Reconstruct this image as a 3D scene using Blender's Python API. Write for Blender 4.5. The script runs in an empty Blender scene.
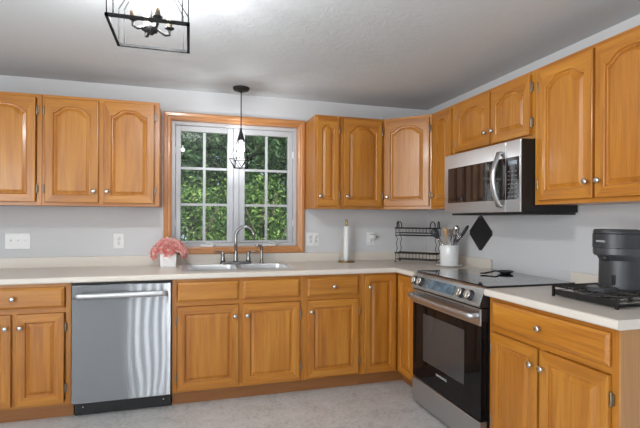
import bpy, bmesh, math, random
from mathutils import Vector, Matrix

random.seed(7)
scene = bpy.context.scene
col = scene.collection
PI = math.pi

# ------------------------------------------------------------------ camera
CAM = Vector((-2.181, -3.697, 1.286))
YAW, PITCH, ROLL, FPX = 0.2798, -0.00056, 0.00474, 435.04
cd = bpy.data.cameras.new('camera')
cam = bpy.data.objects.new('camera', cd)
col.objects.link(cam)
cd.sensor_width = 36.0
cd.lens = FPX * 36.0 / 640.0
cd.shift_x = 5.52 / 640.0
cd.shift_y = 5.35 / 640.0
cd.clip_start = 0.05
fwd0 = Vector((math.sin(YAW), math.cos(YAW), 0)); rt0 = Vector((math.cos(YAW), -math.sin(YAW), 0)); up0 = Vector((0, 0, 1))
fwd = fwd0 * math.cos(PITCH) + up0 * math.sin(PITCH)
up1 = up0 * math.cos(PITCH) - fwd0 * math.sin(PITCH)
rt = rt0 * math.cos(ROLL) + up1 * math.sin(ROLL)
up = up1 * math.cos(ROLL) - rt0 * math.sin(ROLL)
cam.matrix_world = Matrix(((rt.x, up.x, -fwd.x, CAM.x), (rt.y, up.y, -fwd.y, CAM.y), (rt.z, up.z, -fwd.z, CAM.z), (0, 0, 0, 1)))
scene.camera = cam

# ------------------------------------------------------------------ world, lights, exposure
EXPOSURE = 0.9
SKY = 0.55
SUN = 4.0
REAR = 36.0
LEFT = 60.0
BULB = 4.8
PBULB = 2.8
w = bpy.data.worlds.new('world'); scene.world = w
w.use_nodes = True
nt = w.node_tree; nt.nodes.clear()
bg = nt.nodes.new('ShaderNodeBackground'); wo = nt.nodes.new('ShaderNodeOutputWorld')
bg.inputs[0].default_value = (0.72, 0.83, 1.0, 1); bg.inputs[1].default_value = SKY
nt.links.new(bg.outputs[0], wo.inputs[0])

def light(name, kind, loc, energy, color=(1, 1, 1), rot=(0, 0, 0), size=None, size_y=None, radius=None):
    d = bpy.data.lights.new(name, kind); d.energy = energy; d.color = color
    if kind == 'AREA':
        d.shape = 'RECTANGLE'; d.size = size; d.size_y = size_y
    if radius is not None and kind == 'POINT': d.shadow_soft_size = radius
    o = bpy.data.objects.new(name, d); col.objects.link(o); o.location = loc; o.rotation_euler = rot
    return o
s = light('sun', 'SUN', (0, 8, 8), SUN, (1, 0.95, 0.86), (math.radians(-38), math.radians(-22), 0)); s.data.angle = 0.02
s.rotation_euler = (math.radians(40), math.radians(18), 0)
light('added_rear_fill', 'AREA', (-2.85, -6.27, 1.1), REAR, (0.93, 0.97, 1.0), (PI / 2, 0, 0), 0.66, 2.0)  # added fill panel behind the slats, also streaks the dishwasher
light('added_left_fill', 'AREA', (-4.68, -4.2, 1.25), LEFT, (0.95, 0.98, 1.0), (PI / 2, 0, -PI / 2), 2.9, 1.6)  # unseen panel added on the left to lift the ambient light

scene.view_settings.view_transform = 'Standard'
scene.view_settings.look = 'None'
scene.view_settings.gamma = 1
scene.view_settings.use_curve_mapping = False
scene.view_settings.exposure = EXPOSURE
scene.cycles.max_bounces = 8
scene.cycles.sample_clamp_indirect = 4.0
scene.cycles.caustics_reflective = False

# ------------------------------------------------------------------ materials
def new_mat(name):
    m = bpy.data.materials.new(name); m.use_nodes = True
    return m, m.node_tree, m.node_tree.nodes['Principled BSDF']

def N(nt, t, **kw):
    n = nt.nodes.new(t)
    for k, v in kw.items(): setattr(n, k, v)
    return n

def coords(nt, scale=(1, 1, 1), rnd=False):
    tc = N(nt, 'ShaderNodeTexCoord'); mp = N(nt, 'ShaderNodeMapping'); mp.inputs['Scale'].default_value = scale
    if rnd:
        oi = N(nt, 'ShaderNodeObjectInfo'); ml = N(nt, 'ShaderNodeMath', operation='MULTIPLY'); ml.inputs[1].default_value = 37.0
        cb = N(nt, 'ShaderNodeCombineXYZ'); ad = N(nt, 'ShaderNodeVectorMath', operation='ADD')
        nt.links.new(oi.outputs['Random'], ml.inputs[0])
        for i in range(3): nt.links.new(ml.outputs[0], cb.inputs[i])
        nt.links.new(tc.outputs['Object'], ad.inputs[0]); nt.links.new(cb.outputs[0], ad.inputs[1])
        nt.links.new(ad.outputs[0], mp.inputs[0])
    else:
        nt.links.new(tc.outputs['Object'], mp.inputs[0])
    return mp.outputs[0]

def ramp(nt, fac, stops):
    r = N(nt, 'ShaderNodeValToRGB')
    e = r.color_ramp.elements
    e[0].position, e[0].color = stops[0][0], (*stops[0][1], 1)
    e[1].position, e[1].color = stops[-1][0], (*stops[-1][1], 1)
    for p, c in stops[1:-1]:
        k = e.new(p); k.color = (*c, 1)
    nt.links.new(fac, r.inputs[0])
    return r.outputs[0]

def noise(nt, vec, scale, detail=3, rough=0.5, dist=0.0):
    n = N(nt, 'ShaderNodeTexNoise'); n.inputs['Scale'].default_value = scale; n.inputs['Detail'].default_value = detail
    n.inputs['Roughness'].default_value = rough; n.inputs['Distortion'].default_value = dist
    nt.links.new(vec, n.inputs['Vector']); return n.outputs[0]

def bump(nt, bsdf, h, strength, dist=0.01):
    b = N(nt, 'ShaderNodeBump'); b.inputs['Strength'].default_value = strength; b.inputs['Distance'].default_value = dist
    nt.links.new(h, b.inputs['Height']); nt.links.new(b.outputs[0], bsdf.inputs['Normal'])

def simple(name, c, rough=0.5, metal=0.0, coat=0.0, spec=None, vary=0.05, nscale=30):
    m, nt, b = new_mat(name)
    v = coords(nt)
    n = noise(nt, v, nscale, 2)
    lo = tuple(max(0, x * (1 - vary)) for x in c); hi = tuple(min(1, x * (1 + vary)) for x in c)
    nt.links.new(ramp(nt, n, [(0.3, lo), (0.7, hi)]), b.inputs['Base Color'])
    b.inputs['Roughness'].default_value = rough; b.inputs['Metallic'].default_value = metal
    b.inputs['Coat Weight'].default_value = coat
    if spec is not None: b.inputs['Specular IOR Level'].default_value = spec
    return m

def wood(name, axis, dark, mid, light_, rough=0.34, coat=0.25):
    m, nt, b = new_mat(name)
    sc = [1, 1, 1]; sc[axis] = 0.07
    v = coords(nt, tuple(sc), rnd=True)
    n1 = noise(nt, v, 38, 4, 0.6, 0.4)
    n2 = noise(nt, v, 9, 2, 0.5, 1.2)
    sc2 = [1, 1, 1]; sc2[axis] = 0.02
    v2 = coords(nt, tuple(sc2), rnd=True)
    n3 = noise(nt, v2, 170, 2, 0.7)
    a = N(nt, 'ShaderNodeMath', operation='MULTIPLY_ADD'); a.inputs[1].default_value = 0.45
    nt.links.new(n1, a.inputs[0]); 
    m2 = N(nt, 'ShaderNodeMath', operation='MULTIPLY'); m2.inputs[1].default_value = 0.55
    nt.links.new(n2, m2.inputs[0]); nt.links.new(m2.outputs[0], a.inputs[2])
    c = ramp(nt, a.outputs[0], [(0.28, dark), (0.5, mid), (0.72, light_)])
    pore = ramp(nt, n3, [(0.36, (0.72, 0.66, 0.62)), (0.48, (1, 1, 1))])
    mx = N(nt, 'ShaderNodeMix', data_type='RGBA', blend_type='MULTIPLY'); mx.inputs[0].default_value = 0.55
    nt.links.new(c, mx.inputs[6]); nt.links.new(pore, mx.inputs[7])
    oi = N(nt, 'ShaderNodeObjectInfo'); mr = N(nt, 'ShaderNodeMapRange'); mr.inputs[3].default_value = 0.93; mr.inputs[4].default_value = 1.06
    nt.links.new(oi.outputs['Random'], mr.inputs[0])
    hs = N(nt, 'ShaderNodeHueSaturation'); nt.links.new(mx.outputs[2], hs.inputs['Color']); nt.links.new(mr.outputs[0], hs.inputs['Value'])
    nt.links.new(hs.outputs[0], b.inputs['Base Color'])
    b.inputs['Roughness'].default_value = rough; b.inputs['Coat Weight'].default_value = coat; b.inputs['Coat Roughness'].default_value = 0.16
    bump(nt, b, n3, 0.12, 0.002)
    return m

OD, OM, OL = (0.30, 0.094, 0.010), (0.45, 0.170, 0.018), (0.56, 0.250, 0.034)
OAKV = wood('oak_vertical_grain', 2, OD, OM, OL)
OAKX = wood('oak_horizontal_grain', 0, OD, OM, OL)
OAKY = wood('oak_depth_grain', 1, OD, OM, OL)
TRIMV = wood('window_trim_oak_vertical', 2, (0.40, 0.155, 0.045), (0.52, 0.225, 0.072), (0.61, 0.29, 0.11))
TRIMX = wood('window_trim_oak_horizontal', 0, (0.40, 0.155, 0.045), (0.52, 0.225, 0.072), (0.61, 0.29, 0.11))
PANEL = wood('pale_oak_veneer', 2, (0.34, 0.15, 0.045), (0.45, 0.22, 0.075), (0.53, 0.28, 0.105))
KICK = wood('toe_kick_oak_shaded', 0, (0.22, 0.085, 0.022), (0.30, 0.118, 0.032), (0.36, 0.15, 0.042), rough=0.5, coat=0.1)  # cabinet oak in darker tones, recess shade put into the colour

def steel(name, axis, c=(0.55, 0.56, 0.57), rough=0.27, wavy=0.0):
    m, nt, b = new_mat(name)
    sc = [1, 1, 1]; sc[axis] = 0.004
    v = coords(nt, tuple(sc))
    n = noise(nt, v, 700, 2, 0.6)
    nt.links.new(ramp(nt, n, [(0.3, tuple(x * 0.97 for x in c)), (0.7, tuple(min(1, x * 1.03) for x in c))]), b.inputs['Base Color'])
    b.inputs['Metallic'].default_value = 1.0
    r = N(nt, 'ShaderNodeMapRange'); r.inputs[3].default_value = rough - 0.015; r.inputs[4].default_value = rough + 0.015
    nt.links.new(n, r.inputs[0]); nt.links.new(r.outputs[0], b.inputs['Roughness'])
    b.inputs['Anisotropic'].default_value = 0.0 if wavy else 0.7; b.inputs['Anisotropic Rotation'].default_value = 0.0
    tg = N(nt, 'ShaderNodeTangent'); tg.direction_type = 'RADIAL'; tg.axis = 'Z'
    nt.links.new(tg.outputs[0], b.inputs['Tangent'])
    if wavy:
        v3 = coords(nt, (1, 1, 0.7)); n3 = noise(nt, v3, 3.2, 0)
        b1 = N(nt, 'ShaderNodeBump'); b1.inputs['Strength'].default_value = 1.0; b1.inputs['Distance'].default_value = 0.02 * wavy
        nt.links.new(n3, b1.inputs['Height'])
        g = N(nt, 'ShaderNodeBsdfAnisotropic'); g.inputs['Color'].default_value = (*c, 1); g.inputs['Roughness'].default_value = rough
        g.inputs['Anisotropy'].default_value = 0.92; g.inputs['Rotation'].default_value = 0.0
        nt.links.new(tg.outputs[0], g.inputs['Tangent']); nt.links.new(b1.outputs[0], g.inputs['Normal'])
        nt.links.new(g.outputs[0], nt.nodes['Material Output'].inputs[0])
    return m
STEEL = steel('brushed_stainless', 0, rough=0.31)
STEELW = steel('brushed_stainless_door_sheet', 0, (0.33, 0.34, 0.355), 0.2, 0.12)
STEELSINK = steel('satin_stainless_sink', 0, (0.82, 0.83, 0.84), 0.33)
NICKEL = simple('brushed_nickel', (0.62, 0.60, 0.56), 0.22, 1.0, vary=0.04)
FAUCET = simple('satin_nickel_faucet', (0.30, 0.30, 0.30), 0.22, 1.0, vary=0.04)
HINGE = simple('hinge_metal', (0.30, 0.26, 0.20), 0.35, 1.0)
BLACKM = simple('black_painted_wire', (0.018, 0.017, 0.017), 0.42, 0.3)
IRON = simple('dark_bronze_iron', (0.02, 0.0195, 0.019), 0.55, 0.0, spec=0.25)
WIREB = simple('black_pendant_wire', (0.005, 0.005, 0.005), 0.7, 0.0, spec=0.03)
WIRE = simple('matte_black_cage_wire', (0.022, 0.022, 0.022), 0.7, 0.0, spec=0.06)
BLACKP = simple('black_plastic', (0.012, 0.012, 0.013), 0.4)
BLACKG = simple('black_oven_glass', (0.005, 0.005, 0.006), 0.06, 0, spec=0.25)
WINGLASS = simple('oven_window_glass', (0.05, 0.052, 0.055), 0.08, 0, coat=0.3)
MWGLASS = simple('microwave_door_glass', (0.02, 0.013, 0.011), 0.05, 0, coat=0.5)
COOKG = simple('ceramic_cooktop_glass', (0.014, 0.015, 0.017), 0.045, 0, coat=0.7)
RINGM = simple('burner_ring_print', (0.10, 0.10, 0.105), 0.15)
CHAR = simple('charcoal_matte_plastic', (0.03, 0.031, 0.034), 0.38)
CHARL = simple('dark_grey_satin_plastic', (0.048, 0.049, 0.053), 0.32)
WHITEC = simple('white_glazed_ceramic', (0.80, 0.80, 0.79), 0.16, coat=0.4, vary=0.02)
WHITEP = simple('white_plastic', (0.78, 0.78, 0.77), 0.35, vary=0.02)
VINYL = simple('white_vinyl_window', (0.50, 0.515, 0.535), 0.38, vary=0.015)
SLEEVE = simple('tan_candle_sleeve', (0.16, 0.125, 0.09), 0.6, spec=0.1)
SLOT = simple('dark_slot', (0.06, 0.06, 0.06), 0.6)
PAPER = simple('white_paper_towel', (0.84, 0.84, 0.83), 0.9, vary=0.03, nscale=90)
BRASS = simple('aged_brass', (0.42, 0.30, 0.13), 0.3, 1.0)
BLUEN = simple('navy_blue_silicone', (0.02, 0.035, 0.08), 0.45)
WOODU = simple('wooden_utensil', (0.52, 0.33, 0.17), 0.6)
SILV = simple('polished_utensil_steel', (0.7, 0.7, 0.7), 0.12, 1.0)
GREYP = simple('grey_cord_plastic', (0.24, 0.24, 0.25), 0.5)
INTERIOR = simple('screen_display', (0.10, 0.14, 0.18), 0.12, coat=0.6, vary=0.6, nscale=26)
BUTTON = simple('printed_button_grey', (0.16, 0.17, 0.18), 0.4)
LOGO = simple('silver_logo_print', (0.72, 0.72, 0.72), 0.35)
RUBBER = simple('black_silicone', (0.012, 0.012, 0.012), 0.55)
BARK = simple('grey_brown_bark', (0.10, 0.075, 0.055), 0.9, vary=0.4)
GRASS = simple('lawn_green', (0.07, 0.16, 0.03), 0.9, vary=0.5, nscale=6)

def emit(name, c, s):
    m, nt, b = new_mat(name)
    b.inputs['Base Color'].default_value = (1, 1, 1, 1)
    b.inputs['Emission Color'].default_value = (*c, 1); b.inputs['Emission Strength'].default_value = s
    return m
m, nt, b = new_mat('lit_bulb'); GLOWC = m
nt.nodes.remove(b)
tr = N(nt, 'ShaderNodeBsdfTransparent'); em = N(nt, 'ShaderNodeEmission'); em.inputs[0].default_value = (1, 0.95, 0.88, 1); em.inputs[1].default_value = 2.2
ad = N(nt, 'ShaderNodeAddShader'); nt.links.new(tr.outputs[0], ad.inputs[0]); nt.links.new(em.outputs[0], ad.inputs[1]); nt.links.new(ad.outputs[0], nt.nodes['Material Output'].inputs[0])

m, nt, b = new_mat('clear_window_glass'); GLASS = m
nt.nodes.remove(b); out = nt.nodes['Material Output']
tr = N(nt, 'ShaderNodeBsdfTransparent'); gl = N(nt, 'ShaderNodeBsdfGlossy'); gl.inputs['Roughness'].default_value = 0.01
fr = N(nt, 'ShaderNodeFresnel'); fr.inputs[0].default_value = 1.5; mx = N(nt, 'ShaderNodeMixShader')
tr.inputs[0].default_value = (0.96, 0.98, 0.97, 1)
nt.links.new(fr.outputs[0], mx.inputs[0]); nt.links.new(tr.outputs[0], mx.inputs[1]); nt.links.new(gl.outputs[0], mx.inputs[2]); nt.links.new(mx.outputs[0], out.inputs[0])

def wallmat(name, c, bs, sc, bd=0.004):
    m, nt, b = new_mat(name)
    v = coords(nt); n = noise(nt, v, sc, 4, 0.6); n2 = noise(nt, v, 1.3, 2)
    nt.links.new(ramp(nt, n2, [(0.3, tuple(x * 0.975 for x in c)), (0.7, c)]), b.inputs['Base Color'])
    b.inputs['Roughness'].default_value = 0.75
    bump(nt, b, n, bs, bd); return m
WALL = wallmat('pale_blue_grey_paint', (0.62, 0.622, 0.628), 0.25, 90)
m, nt, b = new_mat('textured_white_ceiling_paint'); CEIL = m
v = coords(nt); n = noise(nt, v, 14, 5, 0.62, 1.6)
r_ = ramp(nt, n, [(0.44, (0, 0, 0)), (0.56, (1, 1, 1))])
b.inputs['Base Color'].default_value = (0.63, 0.655, 0.67, 1); b.inputs['Roughness'].default_value = 0.8
bump(nt, b, r_, 0.13, 0.004)

m, nt, b = new_mat('mottled_grey_vinyl_floor'); FLOOR = m
v = coords(nt); n = noise(nt, v, 7, 6, 0.7, 0.6); n2 = noise(nt, v, 45, 4, 0.7); 
mm = N(nt, 'ShaderNodeMath', operation='MULTIPLY_ADD'); mm.inputs[1].default_value = 0.5
m3 = N(nt, 'ShaderNodeMath', operation='MULTIPLY'); m3.inputs[1].default_value = 0.5
nt.links.new(n, mm.inputs[0]); nt.links.new(n2, m3.inputs[0]); nt.links.new(m3.outputs[0], mm.inputs[2])
nt.links.new(ramp(nt, mm.outputs[0], [(0.36, (0.40, 0.39, 0.375)), (0.48, (0.58, 0.57, 0.555)), (0.64, (0.70, 0.69, 0.675))]), b.inputs['Base Color'])
b.inputs['Roughness'].default_value = 0.42
bump(nt, b, n2, 0.1, 0.002)

m, nt, b = new_mat('cream_laminate_counter'); LAM = m
v = coords(nt); n = noise(nt, v, 260, 3, 0.8)
nt.links.new(ramp(nt, n, [(0.35, (0.66, 0.60, 0.52)), (0.5, (0.70, 0.645, 0.57)), (0.7, (0.73, 0.68, 0.61))]), b.inputs['Base Color'])
b.inputs['Roughness'].default_value = 0.33

def leafmat(name, a, b_, c):
    m, nt, b = new_mat(name)
    g = N(nt, 'ShaderNodeNewGeometry')
    cr = ramp(nt, g.outputs['Random Per Island'], [(0.0, a), (0.55, b_), (1.0, c)])
    nt.links.new(cr, b.inputs['Base Color']); b.inputs['Roughness'].default_value = 0.5
    b.inputs['Specular IOR Level'].default_value = 0.3
    b.inputs['Transmission Weight'].default_value = 0.0
    t = N(nt, 'ShaderNodeBsdfTranslucent'); nt.links.new(cr, t.inputs[0]); ms = N(nt, 'ShaderNodeMixShader'); ms.inputs[0].default_value = 0.35
    o = nt.nodes['Material Output']
    nt.links.new(b.outputs[0], ms.inputs[1]); nt.links.new(t.outputs[0], ms.inputs[2]); nt.links.new(ms.outputs[0], o.inputs[0])
    return m
LEAF1 = leafmat('dark_green_leaves', (0.02, 0.06, 0.02), (0.06, 0.14, 0.045), (0.15, 0.26, 0.11))
LEAF2 = leafmat('bright_green_leaves', (0.035, 0.09, 0.02), (0.12, 0.23, 0.05), (0.32, 0.46, 0.14))
PINK = leafmat('coral_pink_petals', (0.92, 0.40, 0.37), (1.0, 0.60, 0.55), (1.0, 0.82, 0.77))

# ------------------------------------------------------------------ mesh builder
class MB:
    def __init__(s): s.v = []; s.f = []; s.m = []; s.sm = []; s.mats = []
    def mi(s, mat):
        if mat not in s.mats: s.mats.append(mat)
        return s.mats.index(mat)
    def add(s, vs, fs, mat, smooth=False):
        o = len(s.v); k = s.mi(mat)
        s.v += [tuple(v) for v in vs]
        for f in fs: s.f.append([i + o for i in f]); s.m.append(k); s.sm.append(smooth)
        return s
    def box(s, x0, x1, y0, y1, z0, z1, mat, bev=0.0, seg=2, smooth=False):
        if bev <= 0:
            vs = [(x, y, z) for x in (x0, x1) for y in (y0, y1) for z in (z0, z1)]
            return s.add(vs, [(0, 1, 3, 2), (4, 6, 7, 5), (0, 4, 5, 1), (2, 3, 7, 6), (0, 2, 6, 4), (1, 5, 7, 3)], mat)
        bm = bmesh.new(); bmesh.ops.create_cube(bm, size=1)
        for v in bm.verts: v.co = ((x0 + x1) / 2 + v.co.x * (x1 - x0), (y0 + y1) / 2 + v.co.y * (y1 - y0), (z0 + z1) / 2 + v.co.z * (z1 - z0))
        bmesh.ops.bevel(bm, geom=bm.edges[:], offset=bev, segments=seg, affect='EDGES', profile=0.5)
        s.bm(bm, mat, smooth); return s
    def bm(s, bm, mat, smooth=False):
        bm.verts.index_update()
        s.add([v.co[:] for v in bm.verts], [[v.index for v in f.verts] for f in bm.faces], mat, smooth); bm.free()
    def lathe(s, prof, mat, seg=24, c=(0, 0, 0), axis='z', smooth=True, cap=True):
        vs = []; n = len(prof)
        for k in range(seg):
            a = 2 * PI * k / seg; ca, sa = math.cos(a), math.sin(a)
            for r, h in prof:
                p = (r * ca, r * sa, h)
                if axis == 'y': p = (r * ca, -h, r * sa)      # grows towards -y
                if axis == 'x': p = (-h, r * ca, r * sa)      # grows towards -x
                vs.append((p[0] + c[0], p[1] + c[1], p[2] + c[2]))
        fs = []
        for k in range(seg):
            k2 = (k + 1) % seg
            for i in range(n - 1): fs.append((k * n + i, k2 * n + i, k2 * n + i + 1, k * n + i + 1))
        if cap:
            if prof[0][0] > 1e-6: fs.append([k * n for k in range(seg)][::-1])
            if prof[-1][0] > 1e-6: fs.append([k * n + n - 1 for k in range(seg)])
        return s.add(vs, fs, mat, smooth)
    def tube(s, pts, r, mat, seg=8, closed=False, smooth=True, flat=None):
        pts = [Vector(p) for p in pts]; n = len(pts)
        rs = r if isinstance(r, (list, tuple)) else [r] * n
        tans = []
        for i in range(n):
            a = pts[(i - 1) % n] if (closed or i > 0) else pts[i]
            b = pts[(i + 1) % n] if (closed or i < n - 1) else pts[i]
            t = (b - a); t.normalize(); tans.append(t)
        t0 = tans[0]; ref = Vector((0, 0, 1)) if abs(t0.z) < 0.9 else Vector((1, 0, 0))
        u = t0.cross(ref).normalized(); vs = []
        for i in range(n):
            t = tans[i]
            u = (u - t * u.dot(t)); u.normalize(); w_ = t.cross(u)
            for k in range(seg):
                a = 2 * PI * (k + 0.5) / seg
                fu, fw = (1, 1) if flat is None else flat
                vs.append(pts[i] + u * math.cos(a) * rs[i] * fu + w_ * math.sin(a) * rs[i] * fw)
        fs = []
        for i in range(n if closed else n - 1):
            j = (i + 1) % n
            for k in range(seg):
                k2 = (k + 1) % seg
                fs.append((i * seg + k, i * seg + k2, j * seg + k2, j * seg + k))
        if not closed:
            fs.append(list(range(seg))[::-1]); fs.append([(n - 1) * seg + k for k in range(seg)])
        return s.add(vs, fs, mat, smooth)
    def prism(s, outline, z0, z1, mat, axis='z', bev=0.0):
        n = len(outline)
        def P(a, b, h): return {'z': (a, b, h), 'y': (a, h, b), 'x': (h, a, b)}[axis]
        vs = [P(a, b, z0) for a, b in outline] + [P(a, b, z1) for a, b in outline]
        fs = [list(range(n))[::-1], list(range(n, 2 * n))] + [(i, (i + 1) % n, n + (i + 1) % n, n + i) for i in range(n)]
        if bev > 0:
            bm = bmesh.new(); bv = [bm.verts.new(v) for v in vs]
            for f in fs: bm.faces.new([bv[i] for i in f])
            bmesh.ops.recalc_face_normals(bm, faces=bm.faces)
            bmesh.ops.bevel(bm, geom=bm.edges[:], offset=bev, segments=2, affect='EDGES')
            s.bm(bm, mat); return s
        return s.add(vs, fs, mat)
    def build(s, name, parent=None, loc=(0, 0, 0), rot=(0, 0, 0), fix=True):
        me = bpy.data.meshes.new(name)
        me.from_pydata(s.v, [], s.f)
        for m_ in s.mats: me.materials.append(m_)
        me.polygons.foreach_set('material_index', s.m); me.polygons.foreach_set('use_smooth', s.sm)
        if fix:
            bm = bmesh.new(); bm.from_mesh(me); bmesh.ops.recalc_face_normals(bm, faces=bm.faces); bm.to_mesh(me); bm.free()
        me.update()
        o = bpy.data.objects.new(name, me); col.objects.link(o)
        o.location = loc; o.rotation_euler = rot
        if parent: o.parent = parent
        return o

def tag(o, label, cat, group=None):
    o['label'] = label; o['category'] = cat
    if group: o['group'] = group
    return o
def thing(name, label, cat, loc=(0, 0, 0), rz=0, group=None):
    o = bpy.data.objects.new(name, None); col.objects.link(o); o.location = loc; o.rotation_euler = (0, 0, rz); o.empty_display_size = 0.1
    return tag(o, label, cat, group)
def struct(o): o['kind'] = 'structure'; return o
def copy_obj(o, parent=None, loc=None, rz=None):
    c = o.copy(); col.objects.link(c)
    if parent: c.parent = parent
    if loc is not None: c.location = loc
    if rz is not None: c.rotation_euler = (0, 0, rz)
    return c
def arcpts(c, r, a0, a1, n, plane='xz'):
    o = []
    for i in range(n):
        a = a0 + (a1 - a0) * i / (n - 1); x, y = r * math.cos(a), r * math.sin(a)
        o.append({'xz': (c[0] + x, c[1], c[2] + y), 'xy': (c[0] + x, c[1] + y, c[2]), 'yz': (c[0], c[1] + x, c[2] + y)}[plane])
    return o
def text(body, size, mat, parent, loc, rot, name='logo', squash=1.0, ext=0.0003):
    cu = bpy.data.curves.new(name, 'FONT'); cu.body = body; cu.size = size; cu.align_x = 'CENTER'; cu.align_y = 'CENTER'; cu.extrude = ext
    t = bpy.data.objects.new(name, cu); col.objects.link(t)
    dg = bpy.context.evaluated_depsgraph_get()
    me = bpy.data.meshes.new_from_object(t.evaluated_get(dg)); bpy.data.objects.remove(t)
    me.materials.clear(); me.materials.append(mat)
    for v in me.vertices: v.co.x *= squash
    o = bpy.data.objects.new(name, me); col.objects.link(o); o.parent = parent; o.location = loc; o.rotation_euler = rot
    return o

# ------------------------------------------------------------------ room shell
CZ = 2.33
XL, YR = -4.75, -6.3
WX0, WX1, WZ0, WZ1 = -2.324, -1.272, 1.050, 2.086     # clear opening in the back wall
mb = MB()
mb.box(XL, WX0 - 0.01, 0, 0.14, 0, CZ, WALL); mb.box(WX1 + 0.01, 0.0, 0, 0.14, 0, CZ, WALL)
mb.box(WX0 - 0.01, WX1 + 0.01, 0, 0.14, 0, WZ0 - 0.01, WALL); mb.box(WX0 - 0.01, WX1 + 0.01, 0, 0.14, WZ1 + 0.01, CZ, WALL)
struct(mb.build('wall_back'))
struct(MB().box(0, 0.14, YR, 0.14, 0, CZ, WALL).build('wall_right'))
mb = MB()
mb.box(XL - 0.14, XL, YR, -5.7, 0, CZ, WALL); mb.box(XL - 0.14, XL, -2.7, 0.14, 0, CZ, WALL)
mb.box(XL - 0.14, XL, -5.7, -2.7, 0, 0.4, WALL); mb.box(XL - 0.14, XL, -5.7, -2.7, 2.1, CZ, WALL)
struct(mb.build('wall_left'))
mb = MB()
mb.box(XL - 0.14, -3.20, YR - 0.14, YR, 0, CZ, WALL); mb.box(-2.50, 0.14, YR - 0.14, YR, 0, CZ, WALL); mb.box(-3.20, -2.50, YR - 0.14, YR, 2.12, CZ, WALL)
struct(mb.build('wall_rear'))
struct(MB().box(XL - 0.14, 0.14, YR - 0.14, 0.14, -0.1, 0, FLOOR).build('floor'))
struct(MB().box(XL - 0.14, 0.14, YR - 0.14, 0.14, CZ, CZ + 0.1, CEIL).build('ceiling'))
# unseen patio door and blinds, added and sized to stripe the dishwasher's reflection
mb = MB()
for x in (-3.20, -2.55): mb.box(x, x + 0.05, YR - 0.1, YR - 0.02, 0, 2.12, VINYL)
mb.box(-3.20, -2.50, YR - 0.1, YR - 0.02, 2.06, 2.12, VINYL); mb.box(-3.20, -2.50, YR - 0.1, YR - 0.02, 0, 0.08, VINYL)
dr = struct(mb.build('added_patio_door'))
mb = MB()
for k in range(5):
    x = -3.15 + k * 0.135
    mb.box(x - 0.014, x + 0.081, YR + 0.06, YR + 0.064, 0.05, 2.08, WHITEP)
mb.build('added_blind_slats', dr)
mb = MB()
for y in (-5.7, -4.72, -3.73, -2.75): mb.box(XL - 0.09, XL - 0.02, y, y + 0.05, 0.4, 2.1, VINYL)
for z in (0.4, 2.05): mb.box(XL - 0.09, XL - 0.02, -5.7, -2.7, z, z + 0.05, VINYL)
struct(mb.build('added_fill_window'))  # unseen frame added around the opening for the left fill panel

# ------------------------------------------------------------------ kitchen window
win = MB()
# vinyl outer frame, recessed
Y0, Y1 = 0.045, 0.115
gx = [(-2.252, -1.874), (-1.726, -1.348)]; GZ0, GZ1 = 1.100, 2.008
win.box(WX0, WX0 + 0.03, Y0, Y1, WZ0, WZ1, VINYL, 0.003); win.box(WX1 - 0.03, WX1, Y0, Y1, WZ0, WZ1, VINYL, 0.003)
win.box(WX0 + 0.03, WX1 - 0.03, Y0, Y1, WZ1 - 0.03, WZ1, VINYL, 0.003); win.box(WX0 + 0.03, WX1 - 0.03, Y0, Y1, WZ0, WZ0 + 0.03, VINYL, 0.003)
win.box(-1.822, -1.778, Y0, Y1, WZ0 + 0.03, WZ1 - 0.03, VINYL, 0.003)
wo_ = struct(win.build('window_1'))
for (a, b_) in gx:
    s_ = MB(); x0 = WX0 + 0.032 if a < -2 else -1.776; x1 = -1.824 if a < -2 else WX1 - 0.032
    s_.box(x0, a, Y0 + 0.012, Y1 - 0.006, WZ0 + 0.032, WZ1 - 0.032, VINYL, 0.004); s_.box(b_, x1, Y0 + 0.012, Y1 - 0.006, WZ0 + 0.032, WZ1 - 0.032, VINYL, 0.004)
    s_.box(a, b_, Y0 + 0.012, Y1 - 0.006, WZ0 + 0.032, GZ0, VINYL, 0.004); s_.box(a, b_, Y0 + 0.012, Y1 - 0.006, GZ1, WZ1 - 0.032, VINYL, 0.004)
    sash = s_.build('sash', wo_)
    MB().box(a, b_, 0.086, 0.090, GZ0, GZ1, GLASS).build('pane', sash)
    g = MB(); xm = (a + b_) / 2
    g.box(xm - 0.011, xm + 0.011, 0.078, 0.085, GZ0, GZ1, VINYL)
    for z in (GZ0 + (GZ1 - GZ0) / 3, GZ0 + 2 * (GZ1 - GZ0) / 3): g.box(a, b_, 0.0785, 0.0845, z - 0.010, z + 0.010, VINYL)
    g.build('muntins', sash)
    # folding crank operator on the bottom of the frame
    c = MB(); cx = xm + 0.02
    c.box(cx - 0.055, cx + 0.055, 0.012, Y0 + 0.004, WZ0 + 0.001, WZ0 + 0.019, WHITEP, 0.005)
    c.tube([(cx, 0.028, WZ0 + 0.018), (cx, 0.022, WZ0 + 0.034), (cx + 0.035, 0.02, WZ0 + 0.030), (cx + 0.07, 0.02, WZ0 + 0.020)], 0.006, WHITEP)
    c.build('crank', wo_)
    l = MB()
    for zz in (1.25, 1.85):
        xx = a - 0.045 if a < -2 else b_ + 0.045
        l.box(xx - 0.006, xx + 0.006, 0.046, 0.058, zz - 0.03, zz + 0.03, WHITEP, 0.003)
    l.build('sash_lock', wo_)
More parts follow.
